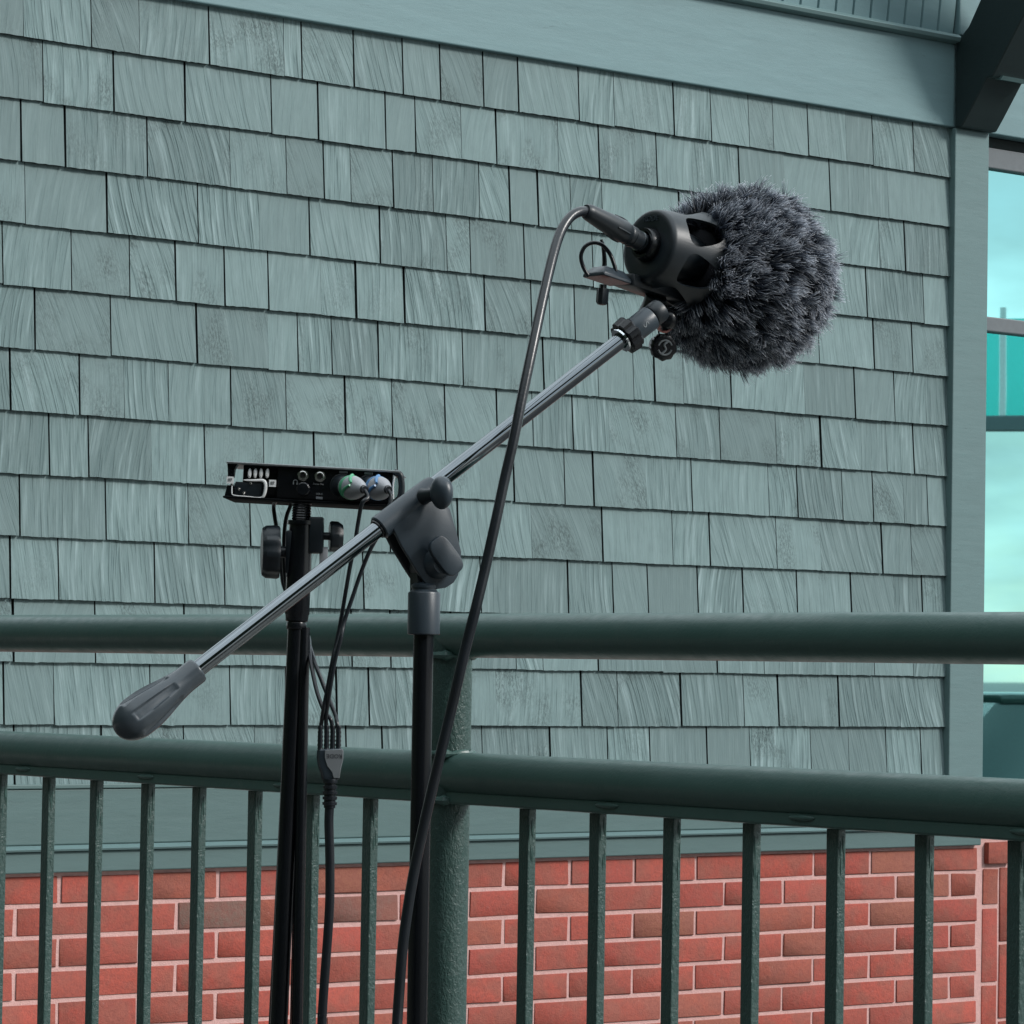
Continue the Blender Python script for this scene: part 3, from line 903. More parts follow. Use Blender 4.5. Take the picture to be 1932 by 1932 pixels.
me2 = bpy.data.meshes.new_from_object(cup_o.evaluated_get(dg))
bpy.data.objects.remove(cup_o)
for c_ in cuts: bpy.data.objects.remove(c_)
bm = bmesh.new(); bm.from_mesh(me2)
bmesh.ops.translate(bm, vec=-mroot_loc, verts=bm.verts[:])
bm.to_mesh(me2); bm.free()
me2.materials.clear(); me2.materials.append(M_PLASTIC2)
me2.shade_smooth(); me2.set_sharp_from_angle(angle=R(38))
cup_o = link('cup', me2, mm)
wpart('capsule_core', MB().lathe(cup_c + AX*0.008, AX, [(0, 0.010), (0.002, 0.020), (0.02, 0.024), (0.035, 0.026), (0.05, 0.024), (0.07, 0.020)], 40), M_PLASTIC2, mm)
wpart('socket_ring', MB().lathe(cup_c + AX*0.006, -AX, [(0, 0.0185), (0.006, 0.0180), (0.0125, 0.0165), (0.0145, 0.0155), (0.0145, 0.0125), (0.0, 0.0125)], 40, cap=False), M_BLACK, mm)
# faint raised lettering on the cup
XT = (BX - AX*BX.dot(AX)).normalized()
tb_right = -AX.cross(upc)
if tb_right.x < 0: tb_right = -tb_right
Mt = Matrix((tb_right, upc, tb_right.cross(upc))).transposed().to_4x4()
Mt.translation = cup_c + upc*0.0275 - AX*0.0002 - mroot_loc
link('lettering', text_mesh('lettering', 'RODE', 0.0085, Mt, M_PLASTIC, 0.0004), mm)
# plate under the cup, clamp block, thumb screw, elastic cord loop
pl_c = cup_c - upc*0.046
Xp, Yp, Zp = AX, sdc, upc
Mp = Matrix((Xp, Yp, Zp)).transposed().to_4x4(); Mp.translation = at(1190, 545, 3.475)
wpart('plate', MB().prism([Mp @ Vector(p) for p in ((-0.020, -0.011, 0), (-0.010, 0.013, 0), (0.10, 0.019, 0), (0.10, -0.019, 0))], Mp.to_3x3() @ Vector((0, 0, 0.013))).bevel(0.0022, 2), M_PLASTIC2, mm)
Mb = Mp.copy(); Mb.translation = at(1147, 519, 3.455)
blk = MB().prism([Mb @ Vector(p) for p in ((-0.020, -0.016, -0.006), (0.019, -0.016, -0.006), (0.019, 0.016, -0.006), (-0.020, 0.016, -0.006))], Mb.to_3x3() @ Vector((0, 0, 0.004)))
lo = [Mb @ Vector(p) for p in ((-0.020, -0.016, -0.0025), (0.019, -0.016, -0.0025), (0.019, 0.016, -0.0025), (-0.020, 0.016, -0.0025))]
hi = [Mb @ Vector(p) for p in ((-0.013, -0.010, 0.006), (0.013, -0.010, 0.006), (0.013, 0.010, 0.006), (-0.013, 0.010, 0.006))]
blk = MB().add(lo + hi + [p - upc*0.0035 for p in lo], [(4,5,6,7), (0,1,5,4), (1,2,6,5), (2,3,7,6), (3,0,4,7), (0,1,9,8), (1,2,10,9), (2,3,11,10), (3,0,8,11), (8,9,10,11)]).bevel(0.0009, 1)
bo = wpart('clamp_block', blk, M_PLASTIC, mm)
ts = at(1138, 537, 3.45)
wpart('thumb_screw', MB().lathe(ts, -Vector((0.05, 0, 1)), [(0, 0.0035), (0.004, 0.0035), (0.004, 0.0058), (0.018, 0.0058), (0.0205, 0.0042), (0.021, 0.002)], 16, lambda t, th, r: r*(1+0.07*math.cos(8*th))), M_PLASTIC2, mm, parent=bo)
wpart('cord_loop', MB().tube([at(x, y, 3.447) for x, y in ((1111, 522), (1101, 505), (1096, 484), (1103, 466), (1118, 458), (1136, 462), (1150, 478), (1158, 497), (1162, 512))], 0.0021, 10, 6), M_RUBBER, mm, parent=bo)
wpart('cord_end', MB().tube([at(x, y, 3.455) for x, y in ((1140, 512), (1140.5, 490), (1138, 466), (1134.5, 452))], 0.0022, 10, 4, lambda u: 0.0028 - 0.0012*u), M_RUBBER, mm, parent=bo)
# swivel down to the boom tip
sw = A1
nut = wpart('lock_nut', MB().lathe(A1 - ax*0.006, ax, [(0, 0.0115), (0.001, 0.0165), (0.012, 0.0175), (0.0135, 0.0165), (0.0135, 0.0115)], 40, lambda t, th, r: r*(1+(0.06*math.copysign(1, math.cos(8*th)) if r > 0.0125 else 0))), M_BLACK, mm, angle=25)
wpart('washer', MB().lathe(A1 - ax*0.0085, ax, [(0, 0.0088), (0, 0.0128), (0.002, 0.0130), (0.0024, 0.0088)], 36, cap=False), M_CHROME, mm, parent=nut)
sb0 = A1 + ax*0.0078
sbo = wpart('swivel_body', MB().cyl(sb0, sb0 + ax*0.026, 0.0128, 32, bev=0.001), M_PLASTIC, mm)
wpart('swivel_fork', MB().cyl(sb0 + ax*0.027, sb0 + ax*0.042, 0.0120, 24, bev=0.003).tube([sb0 + ax*0.026, at(1222, 598, 3.50), at(1232, 578, 3.495), at(1238, 560, 3.49)], 0.0115, 16, 5), M_PLASTIC2, mm)
hb = at(1262, 604, 3.475)
wpart('hinge_bolt', MB().lathe(hb + Vector((-0.1, 1, 0)).normalized()*0.03, Vector((0.1, -1, 0.05)), [(0, 0.0105), (0.024, 0.0105), (0.028, 0.0095), (0.031, 0.006), (0.0315, 0.002)], 28), M_BLACK, mm, parent=sbo)
kc = at(1252, 655, 3.49)
kax = Vector((0.30, -0.93, -0.20)).normalized()
ko = wpart('tension_knob', MB().lathe(kc - kax*0.022, kax, [(0, 0.0085), (0.013, 0.0095), (0.0135, 0.0130), (0.024, 0.0138), (0.0255, 0.0125), (0.026, 0.010)], 36, lambda t, th, r: r*(1+(0.05*math.cos(9*th) if r > 0.0127 else 0))), M_BLACK, mm)
Mk = Matrix((Vector((0.93, 0.30, 0)).normalized(), kax.cross(Vector((0.93, 0.30, 0)).normalized()).normalized(), kax)).transposed().to_4x4()
em = MB()
kx, ky = Mk.to_3x3() @ Vector((1, 0, 0)), Mk.to_3x3() @ Vector((0, 1, 0))
kf = kc + kax*0.0042
for a0, a1, rr_ in ((20, 165, 0.0075), (200, 345, 0.0075)):
    em.tube([kf + (kx*math.cos(R(a0+(a1-a0)*q/8)) + ky*math.sin(R(a0+(a1-a0)*q/8)))*rr_ for q in range(9)], 0.0010, 8, 2)
em.tube([kf + kx*x + ky*y_ for x, y_ in ((0.0035, 0.007), (-0.001, 0.003), (0.001, -0.002), (-0.0035, -0.007))], 0.0012, 8, 4)
wpart('emblem', em, M_SPLIT, mm, parent=ko)
ms = (sb0 + ax*0.013) + (BF*0.0128)
Ms = Matrix((ax, BF.cross(ax), BF)).transposed().to_4x4(); Ms.translation = ms - mroot_loc - ax*0.002
link('lettering', text_mesh('lettering', 'S', 0.010, Ms @ Matrix.Rotation(R(-80), 4, 'Z'), M_SPLIT, 0.0003), sbo)

# ------------------------------------------------------------------ furry windscreen
fz = root('fur_windscreen', 'round grey furry windscreen covering the microphone in front of the shingles', 'windscreen', FUR_C)
R0 = 0.079
def fur_radius(n):
    v = noise.noise(n*2.1 + Vector((3.1, 7.7, 1.2)))
    a = n.dot(AX)
    r = R0*(1 + 0.045*v)
    if a > 0.70: r *= 1 - 0.14*(a-0.70)/0.30
    r *= 1 - 0.085*math.exp(-((a-0.60)/0.075)**2)
    return r
cm = MB(); NU, NV = 48, 28
vs, fs = [], []
for j in range(NV+1):
    ph = math.pi*j/NV
    for i in range(NU):
        th = 2*math.pi*i/NU
        n = (AX*math.cos(ph) + (upc*math.cos(th) + sdc*math.sin(th))*math.sin(ph)).normalized()
        rr_ = fur_radius(n)*0.97
        if math.cos(ph) < -0.90: rr_ *= max(0.90/abs(math.cos(ph)), 0.2)   # open at the back
        vs.append(n*rr_)
for j in range(NV):
    for i in range(NU):
        fs.append((j*NU+i, j*NU+(i+1) % NU, (j+1)*NU+(i+1) % NU, (j+1)*NU+i))
M_CORE = simple('fur_backing', (0.012, 0.013, 0.018, 1), 0.95)
lpart('backing_fabric', cm.add(vs, fs), M_CORE, fz, True)
def fur_material():
    mt, t, b = new_mat('grey_fur')
    at_ = t.nodes.new('ShaderNodeAttribute'); at_.attribute_name = 'fur'
    sp = t.nodes.new('ShaderNodeSeparateColor'); t.links.new(at_.outputs['Color'], sp.inputs[0])
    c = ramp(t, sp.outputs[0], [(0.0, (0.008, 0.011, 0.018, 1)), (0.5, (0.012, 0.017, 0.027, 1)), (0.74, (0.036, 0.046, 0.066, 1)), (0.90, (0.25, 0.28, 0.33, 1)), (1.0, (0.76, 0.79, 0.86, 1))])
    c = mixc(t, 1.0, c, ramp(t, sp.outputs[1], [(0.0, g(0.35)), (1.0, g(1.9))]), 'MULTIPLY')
    t.links.new(c, b.inputs['Base Color'])
    b.inputs['Roughness'].default_value = 0.45
    tr = t.nodes.new('ShaderNodeBsdfTranslucent')
    t.links.new(c, tr.inputs['Color'])
    ms_ = t.nodes.new('ShaderNodeMixShader'); ms_.inputs[0].default_value = 0.5
    out = t.nodes['Material Output']
    t.links.new(b.outputs[0], ms_.inputs[1]); t.links.new(tr.outputs[0], ms_.inputs[2]); t.links.new(ms_.outputs[0], out.inputs['Surface'])
    return mt
M_FUR = fur_material()
rs = np.random.RandomState(4)
axv, upn, sdn = np.array(AX), np.array(upc), np.array(sdc)
def rand_dirs(k):
    v = rs.normal(size=(k, 3)); return v/np.linalg.norm(v, axis=1)[:, None]
NCL, NST = 3800, 64000
cn = rand_dirs(NCL)
cn = cn[cn @ axv > -0.90]
sn = rand_dirs(NST)
sn = sn[sn @ axv > -0.90]
# nearest clump
own = np.empty(len(sn), int)
for a in range(0, len(sn), 4000):
    own[a:a+4000] = np.argmax(sn[a:a+4000] @ cn.T, axis=1)
def rad_of(nn): return np.array([fur_radius(Vector(x)) for x in nn])
def comb(nn):
    a = (nn @ axv)[:, None]
    tang = axv - nn*a
    tl = np.linalg.norm(tang, axis=1)[:, None] + 1e-6
    tang /= tl
    sw_ = np.cross(axv, nn)
    k = np.clip((0.62 - a)/0.30, -0.35, 1.0)
    d = nn*(0.40 + 0.35*np.clip((a-0.45)/0.4, 0, 1)) + tang*0.85*k + sw_*0.22*np.sin(3*a)
    d[:, 2] -= 0.16
    return d
crad = rad_of(cn)
cj = rs.normal(size=cn.shape)*0.30
low = np.array([[noise.noise(Vector(x)*4.0 + Vector((k*9.1, 0, 0))) for k in range(3)] for x in cn])*0.85
cdirs = comb(cn) + cj + low
cdirs /= np.linalg.norm(cdirs, axis=1)[:, None]
clen = rs.uniform(0.022, 0.037, len(cn))*(1 - 0.35*np.exp(-(((cn @ axv)-0.60)/0.08)**2))
ctone = np.clip(rs.normal(0.5, 0.22, len(cn)), 0, 1)
ctip = cn*crad[:, None] + cdirs*clen[:, None]
srad = rad_of(sn)
p0 = sn*(srad*0.97)[:, None]
sd_ = comb(sn) + cj[own] + low[own] + rs.normal(size=sn.shape)*0.22
sd_ /= np.linalg.norm(sd_, axis=1)[:, None]
sl_ = clen[own]*rs.uniform(0.72, 1.15, len(sn))
end = p0 + sd_*sl_[:, None]
end = end*0.48 + ctip[own]*0.52 + rs.normal(size=end.shape)*0.0016
L_ = np.linalg.norm(end-p0, axis=1)[:, None]
midp = p0 + (sn*0.62 + sd_*0.38)*L_*0.52
SEG = 5
side = np.cross(end-p0, rand_dirs(len(sn)))
side /= np.linalg.norm(side, axis=1)[:, None] + 1e-9
V = np.empty((len(sn), SEG+1, 2, 3)); CA = np.empty((len(sn), SEG+1, 2, 2))
wob = rs.normal(size=sn.shape)*0.0011
for k in range(SEG+1):
    u = k/SEG
    p = p0*(1-u)**2 + midp*2*u*(1-u) + end*u*u + wob*math.sin(math.pi*2*u)
    wd_ = 0.00038*(1-u)**0.6 + 0.00013
    V[:, k, 0] = p - side*wd_; V[:, k, 1] = p + side*wd_
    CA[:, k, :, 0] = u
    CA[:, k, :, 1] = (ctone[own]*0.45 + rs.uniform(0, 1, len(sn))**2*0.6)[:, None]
base_i = (np.arange(len(sn))*(SEG+1)*2)[:, None, None]
kk = np.arange(SEG)[None, :, None]*2
quad = np.array([0, 1, 3, 2])[None, None, :]
Fc = (base_i + kk + quad).reshape(-1, 4)
fm = bpy.data.meshes.new('fur')
fm.vertices.add(V.size//3); fm.vertices.foreach_set('co', V.reshape(-1))
fm.loops.add(Fc.size); fm.loops.foreach_set('vertex_index', Fc.reshape(-1))
fm.polygons.add(len(Fc)); fm.polygons.foreach_set('loop_start', np.arange(len(Fc))*4)
fm.update(calc_edges=True)
ca = fm.color_attributes.new('fur', 'FLOAT_COLOR', 'POINT')
cv_ = np.ones((V.size//3, 4)); cv_[:, :2] = CA.reshape(-1, 2); cv_[:, 2] = 0
ca.data.foreach_set('color', cv_.reshape(-1))
fm.materials.append(M_FUR); fm.shade_smooth()
fo = link('fur', fm, fz); fo['kind'] = 'stuff'

# ------------------------------------------------------------------ microphone cable with plug
cb_ = root('microphone_cable', 'thick black microphone cable looping down from the plug behind the furry windscreen', 'cable', base_xy + Vector((-0.10, -0.05, 0)))
plug0 = cup_c - AX*0.006
pc1, pc2 = at(1168, 428, 3.425), at(1104, 397, 3.395)
pd = (pc2 - plug0).normalized()
Lp = (pc2 - plug0).length
plg = wpart('plug', MB().lathe(plug0, pd, [(-0.006, 0.0100), (0.018, 0.0100), (0.0185, 0.0108), (0.021, 0.0108), (0.0215, 0.0101), (0.024, 0.0101), (0.0245, 0.0108), (0.027, 0.0108), (0.0275, 0.0104), (0.032, 0.0112), (0.034, 0.0118), (0.050, 0.0112), (Lp-0.006, 0.0086), (Lp-0.002, 0.0076), (Lp, 0.0062)], 36), M_PLASTIC2, cb_)
wpart('collar_ring', MB().lathe(plug0 + pd*0.0065, pd, [(0, 0.0100), (0.0, 0.0106), (0.0018, 0.0106), (0.0018, 0.0100)], 36, cap=False), M_CHROME, cb_, parent=plg)
fl = MB()
pa = pd.orthogonal().normalized(); pb2 = pd.cross(pa)
for k in range(4):
    th = R(30+90*k); q = pa*math.cos(th)+pb2*math.sin(th)
    fl.tube([plug0 + pd*0.034 + q*0.0113, plug0 + pd*0.042 + q*0.0118, plug0 + pd*0.052 + q*0.0108], 0.0011, 8, 4)
wpart('grip_rib', fl, M_PLASTIC2, cb_, parent=plg)
cpts = [(1107, 398.5, 3.397), (1092, 400, 3.388), (1074, 412, 3.378), (1056, 442, 3.365), (1041, 492, 3.345), (1023, 570, 3.32), (1004, 660, 3.295), (985, 750, 3.278), (969, 830, 3.268), (951, 910, 3.262), (934, 990, 3.255), (915, 1075, 3.25), (897, 1150, 3.245), (879, 1220, 3.245), (865, 1280, 3.245), (850, 1345, 3.25), (833, 1415, 3.25), (815, 1490, 3.255), (798, 1565, 3.26), (782, 1640, 3.265), (770, 1710, 3.265), (760, 1785, 3.265), (754, 1860, 3.265), (749, 1935, 3.26), (744, 2020, 3.25)]
pts = [at(*p) for p in cpts]
q = pts[-1]
pts += [q + Vector((-0.004, -0.01, -0.3)), q + Vector((-0.01, -0.03, -0.7)), Vector((q.x-0.03, q.y-0.08, 0.10)), Vector((q.x-0.10, q.y-0.2, 0.012)), Vector((q.x-0.4, q.y-0.5, 0.008)), Vector((q.x-1.0, q.y-0.6, 0.008))]
wpart('lead', MB().tube(pts, 0.0051, 14, 6), M_RUBBER, cb_, parent=None)

# ------------------------------------------------------------------ recorder stand
RZ = 3.46
r_top, r_bot = at(569, 965, RZ), at(526, 1932, RZ-0.015)
rd = (r_bot - r_top).normalized()
r_base = r_bot + rd*((r_bot.z - 0.10)/(-rd.z))
rs_root = root('recorder_stand', 'black tripod stand with two dark knobs holding the audio recorder', 'equipment stand', (r_base.x, r_base.y, 0))
def rp_(x, y, dz=0.0): return at(x, y, RZ+dz)
def along(yd):
    """point of the pole axis at picture height yd"""
    t = (yd-965)/(1932-965)
    return r_top.lerp(r_bot, t)
wpart('pole', MB().cyl(along(1000), r_base, 0.0089, 28), M_BLACK, rs_root)
wpart('stud', MB().lathe(along(948), rd, [(0, 0.0095)] + [(0.001+0.0013*i, 0.0098-(0.0008 if i % 2 else 0)) for i in range(18)], 28), M_BLACK, rs_root)
wpart('sleeve', MB().lathe(along(983), rd, [(0, 0.0095), (0.0, 0.0140), (0.004, 0.0140), (0.0042, 0.0120), (0.05, 0.0126), (0.094, 0.0126), (0.096, 0.0118), (0.102, 0.0112), (0.1025, 0.0095)], 36), M_BLACK, rs_root)
kl = along(1043)
kn1 = wpart('knob', MB().lathe(kl + Vector((-0.0085, 0.002, 0)), Vector((-1, -0.12, 0)), [(0, 0.006), (0.012, 0.006), (0.0122, 0.0255), (0.0150, 0.0268), (0.026, 0.0262), (0.030, 0.0235), (0.031, 0.017)], 48, lambda t, th, r: r*(1+(0.035*math.cos(10*th) if r > 0.02 else 0))), M_PLASTIC2, rs_root, angle=30)
wpart('knob_boss', MB().bbox((-0.005, -0.008, -0.022), (0.004, 0.008, 0.022), 0.002, Matrix.Translation(kl + Vector((-0.009, 0, 0)))), M_PLASTIC2, rs_root, parent=kn1)
kr = along(1011)
kn2 = wpart('knob', MB().lathe(kr + Vector((0.020, 0.004, 0.0)), Vector((1, 0.15, 0)), [(0, 0.004), (0.009, 0.004), (0.0092, 0.0135), (0.011, 0.0150), (0.018, 0.0146), (0.0225, 0.0120), (0.023, 0.007)], 40, lambda t, th, r: r*(1+(0.04*math.cos(8*th) if r > 0.012 else 0))), M_PLASTIC2, rs_root, angle=30)
wpart('knob_block', MB().bbox((0.009, -0.009, -0.018), (0.0235, 0.009, 0.019), 0.002, Matrix.Translation(kr)), M_PLASTIC2, rs_root, parent=kn2)
wpart('tag', MB().bbox((-0.004, -0.001, -0.012), (0.0045, 0.001, 0.012), 0.0005, Matrix.Translation(at(610, 1054, RZ-0.004))), M_GREYPL, rs_root)
hub = along(1245)
wpart('leg_collar', MB().cyl(along(1176), along(1190), 0.0102, 24, bev=0.001), M_BLACK, rs_root)
for k, (dx, dy) in enumerate(((0.012, -0.004), (0.010, 0.012), (-0.004, 0.014))):
    e0 = along(1186) + Vector((dx*0.7, dy*0.7, 0))
    e1 = along(1932) + Vector((dx*1.55, dy*1.5, 0))
    dd = (e1-e0).normalized()
    e2 = e0 + dd*((e0.z-0.25)/(-dd.z))
    out = Vector((dx, dy, 0)).normalized()
    e3 = Vector((e2.x, e2.y, 0.012)) + out*0.20
    lg = wpart('leg', MB().cyl(e0, e2, 0.0056, 16).tube([e2, e2 + dd*0.05 + out*0.02, e3], 0.0056, 12, 5), M_BLACK, rs_root)
    wpart('foot', MB().cyl(e3 - Vector((0, 0, 0.012)), e3 + Vector((0, 0, 0.012)), 0.011, 14, bev=0.002), M_RUBBER, rs_root, parent=lg)

# ------------------------------------------------------------------ audio recorder
TH = R(-2)
rec_c = at((640+930/3.331)*SRC, (1340+302/3.331)*SRC, RZ-0.005)
rec = root('audio_recorder', 'flat black audio recorder with jacks and plugged cables on top of the tripod stand', 'audio recorder', rec_c, (0, 0.040, TH))
KX, KZ = 1.0286e-4/math.cos(TH), 1.0286e-4
HH, HW = 0.0186, 0.0915
def rl(zx, zy, yy=0.0):
    tp, bt = 75+(zx-85)*0.0528, 430+(zx-70)*0.06
    return Vector(((zx-930)*KX, yy, HH - (zy-tp)/(bt-tp)*2*HH))
DEP = 0.095
body = MB().bbox((rl(590, 0).x, 0.0, -HH+0.0022), (rl(1735, 0).x, DEP, HH-0.0022), 0.0015)
body.bbox((rl(235, 0).x, 0.012, -HH+0.0022), (rl(592, 0).x, DEP, HH-0.0022), 0.001)
ro = lpart('body', body, M_BLACK, rec, True)
lpart('top_cover', MB().bbox((rl(85, 0).x, -0.006, HH-0.0022), (rl(1795, 0).x, DEP, HH), 0.0007), M_EDGE, rec, True)
lpart('bottom_cover', MB().bbox((rl(70, 0).x, -0.006, -HH), (rl(1700, 0).x, DEP, -HH+0.0022), 0.0007), M_MATTE, rec, True)
ear = MB().prism([rl(85, 85), rl(195, 90), rl(165, 150), rl(158, 230), rl(100, 232), rl(95, 150)], (0, 0.012, 0)).prism([rl(100, 300), rl(165, 310), rl(178, 395), rl(240, 428), rl(75, 425)], (0, 0.012, 0)).bevel(0.0006, 1)
lpart('bracket', ear, M_BLACK, rec, True)
bump_ = MB().tube([rl(1740, 175, -0.002), rl(1800, 205, -0.002), rl(1818, 270, -0.002), rl(1825, 340, -0.002), rl(1815, 430, -0.002), rl(1750, 505, -0.002)], 0.0034, 12, 5)
lpart('bumper', bump_, M_PLASTIC2, rec, True)
lpart('bumper_edge', MB().tube([rl(1752, 225, -0.006), rl(1742, 300, -0.006), rl(1745, 380, -0.006), rl(1752, 450, -0.006)], 0.0009, 8, 4), M_WHITE, rec, True)
for zx in (316, 371, 428, 490):
    p = rl(zx, 190, 0.0015)
    lpart('button', MB().lathe(p, (0, -1, 0), [(0, 0.0022), (0.003, 0.0022), (0.0042, 0.0013)], 20, None).add([], []), M_WHITE, rec, True).scale = (1, 1, 1)
    b_ = rec.children[-1] if False else None
for o in [c for c in rec.children if c.name.startswith('button')]:
    me = o.data
    cx = sum(v.co.x for v in me.vertices)/len(me.vertices); cz = sum(v.co.z for v in me.vertices)/len(me.vertices)
    for v in me.vertices:
        v.co.x = cx + (v.co.x-cx)*0.85; v.co.z = cz + (v.co.z-cz)*2.3
lpart('cover_rim', MB().tube([rl(150, 300, -0.002), rl(152, 370, -0.002), rl(172, 405, -0.002), rl(300, 418, -0.002), rl(425, 432, -0.002), rl(468, 415, -0.002), rl(484, 340, -0.002), rl(478, 290, -0.002), rl(448, 262, -0.002), rl(360, 262, -0.002), rl(262, 258, -0.002)], 0.0009, 8, 4, lambda u: 0.0006+0.0013*max(0, math.sin((u-0.35)*math.pi*1.5))), M_WHITE, rec, True)
lpart('slot_block', MB().bbox(tuple(rl(180, 412, -0.001)), tuple(rl(440, 285, 0.02)), 0.0006).box(tuple(rl(170, 330, 0.0)), tuple(rl(240, 290, 0.012))), M_PLASTIC2, rec, True)
for zx, zy in ((148, 300), (222, 345), (272, 382), (335, 292)):
    lpart('screw', MB().lathe(rl(zx, zy, -0.001), (0, -1, 0), [(0, 0.0017), (0.0012, 0.0016), (0.002, 0.0008)], 14), M_STEEL, rec, True)
for zx, zy, s in ((130, 257, 'U7'), (550, 290, '07')):
    a, b_ = rl(zx-34, zy+32, -0.0035), rl(zx+34, zy-32, -0.0022)
    sq = lpart('label_tag', MB().box((a.x, a.y, a.z), (b_.x, b_.y, b_.z)), M_WHITE, rec)
    Mx = Matrix.Rotation(R(90), 4, 'X'); Mx.translation = rl(zx, zy, -0.0038)
    link('lettering', text_mesh('lettering', '07', 0.0042, Mx, M_INK, 0.0002), sq)
for zx, zy in ((845, 212), (1014, 222)):
    p = rl(zx, zy, 0.0)
    j = lpart('jack', MB().lathe(p, (0, -1, 0), [(0, 0.0056), (0.002, 0.0056), (0.0021, 0.0046), (0.0045, 0.0044), (0.0048, 0.0038), (0.0048, 0.0027), (0.001, 0.0025)], 24, lambda t, th, r: r*(1+(0.06*math.cos(6*th) if r > 0.005 else 0))), M_STEEL, rec, True, 25)
    lpart('jack_hole', MB().cyl(p + Vector((0, -0.0004, 0)), p + Vector((0, -0.0014, 0)), 0.0025, 16), M_INK, j, True)
lpart('volume_knob', MB().lathe(rl(860, 350, 0), (0, -1, 0), [(0, 0.0072), (0.009, 0.0068), (0.010, 0.0058), (0.0102, 0.003)], 36, lambda t, th, r: r*(1+(0.05*math.cos(12*th) if r > 0.006 else 0))), M_BLACK, rec, True, 25)
def ptxt(s, zx, zy, size):
    Mx = Matrix.Rotation(R(90), 4, 'X'); Mx.translation = rl(zx, zy, -0.0004)
    link('lettering', text_mesh('lettering', s, size, Mx, M_PRINT, 0.0002), rec)
ptxt('Stereo Out', 1000, 297, 0.0024)
ptxt('USB-C', 1016, 395, 0.0024)
lpart('port', MB().bbox(tuple(rl(985, 445, -0.0008)), tuple(rl(1050, 425, 0.002)), 0.0003), M_GREYPL, rec)
hp = rl(772, 275, -0.0003)
lpart('headphone_symbol', MB().tube([hp + Vector((0.0020*math.cos(R(a)), 0, 0.0020*math.sin(R(a)))) for a in range(-30, 211, 30)], 0.00035, 6, 2).box((hp.x-0.0024, hp.y-0.0003, hp.z-0.0026), (hp.x-0.0013, hp.y+0.0003, hp.z-0.0006)).box((hp.x+0.0013, hp.y-0.0003, hp.z-0.0026), (hp.x+0.0024, hp.y+0.0003, hp.z-0.0006)), M_PRINT, rec)
for zx, zy in ((1240, 178), (1490, 190)):
    lpart('input_mark', MB().bbox(tuple(rl(zx-42, zy+9, -0.0012)), tuple(rl(zx+42, zy-9, 0.001)), 0.0004), M_GREYPL, rec)
for zx, zy in ((1235, 315), (1500, 325)):
    lpart('input_socket', MB().lathe(rl(zx, zy, 0), (0, -1, 0), [(0, 0.0125), (0.0015, 0.0125), (0.002, 0.0115), (0.002, 0.009)], 36), M_PLASTIC2, rec, True)
rec_M = Matrix.Translation(rec_c) @ Matrix.Rotation(TH, 4, 'Z') @ Matrix.Rotation(0.040, 4, 'Y')

# ------------------------------------------------------------------ four-way breakout cable
bo_loc = at(612, 1932, 3.42); bo_loc.z = 0
bk = root('breakout_cable', 'black four-tail breakout cable with green and blue ringed plugs hanging from the audio recorder', 'cable', bo_loc)
ends = []
for (zx, zy), ringm, nm in (((1235, 318), M_GREEN, 'green'), ((1505, 328), M_BLUE, 'blue')):
    a = rec_M @ rl(zx, zy, -0.002)
    tipd = (640+(1440 if nm == 'green' else 1678)/3.331)*SRC, (1340+(350 if nm == 'green' else 352)/3.331)*SRC
    b_ = at(tipd[0], tipd[1], RZ-0.055)
    d = (b_-a).normalized(); L = (b_-a).length
    po_ = wpart('plug', MB().lathe(a, d, [(0, 0.0100), (0.016, 0.0104), (0.019, 0.0116), (0.022, 0.0121), (0.026, 0.0122), (0.032, 0.0116), (L-0.012, 0.0094), (L-0.004, 0.0062), (L-0.001, 0.0050), (L+0.001, 0.0046)], 36), M_GREYPL, bk)
    po_['label'] = nm + ' ringed grey plug'
    wpart('colour_ring', MB().lathe(a + d*0.0185, d, [(0, 0.0115), (0.0, 0.0119), (0.0035, 0.0124), (0.007, 0.0125), (0.0075, 0.0121)], 36, cap=False), ringm, bk, parent=po_)
    wpart('housing', MB().lathe(a - d*0.002, d, [(0, 0.0108), (0.012, 0.0108), (0.0165, 0.0102)], 32), M_PLASTIC2, bk, parent=po_)
    o1 = d.orthogonal().normalized(); o2 = d.cross(o1)
    vside = (Vector((-0.55, -0.6, 0.35)) - d*Vector((-0.55, -0.6, 0.35)).dot(d)).normalized(); o2 = d.cross(vside)
    sw_m = MB()
    for s_ in (1, -1):
        sw_m.tube([a + d*t + (vside*math.cos(R(an)) + o2*math.sin(R(an)))*r_ for t, an, r_ in ((0.025, 62*s_, 0.0119), (0.031, 38*s_, 0.0114), (0.0365, 20*s_, 0.0106), (0.041, 8*s_, 0.0102))], 0.0016, 8, 5, lambda u: 0.0024-0.0012*u)
    wpart('swoosh', sw_m, ringm, bk, parent=po_)
    wpart('strain_relief', MB().lathe(a + d*(L-0.001), d, [(0, 0.0040), (0.002, 0.0042), (0.004, 0.0036), (0.006, 0.0036)], 20), M_RUBBER, bk, parent=po_)
    ends.append(a + d*(L+0.003))
def sq3(zx, zy, Z): return at((800+zx/3.22)*SRC, (1850+zy/3.22)*SRC, Z)
def sq2(zx, zy, Z): return at((620+zx/2.415)*SRC, (1320+zy/2.415)*SRC, Z)
tail_top = [sq3(x, 1165, 3.415) for x in (468, 528, 585, 640)]
tl = lambda k: [sq3(x, y, 3.415) for x, y in (((478, 930), (465, 1050)), ((525, 930), (527, 1050)), ((580, 930), (586, 1050)), ((630, 930), (640, 1050)))[k]] + [tail_top[k] + Vector((0, 0, -0.003))]
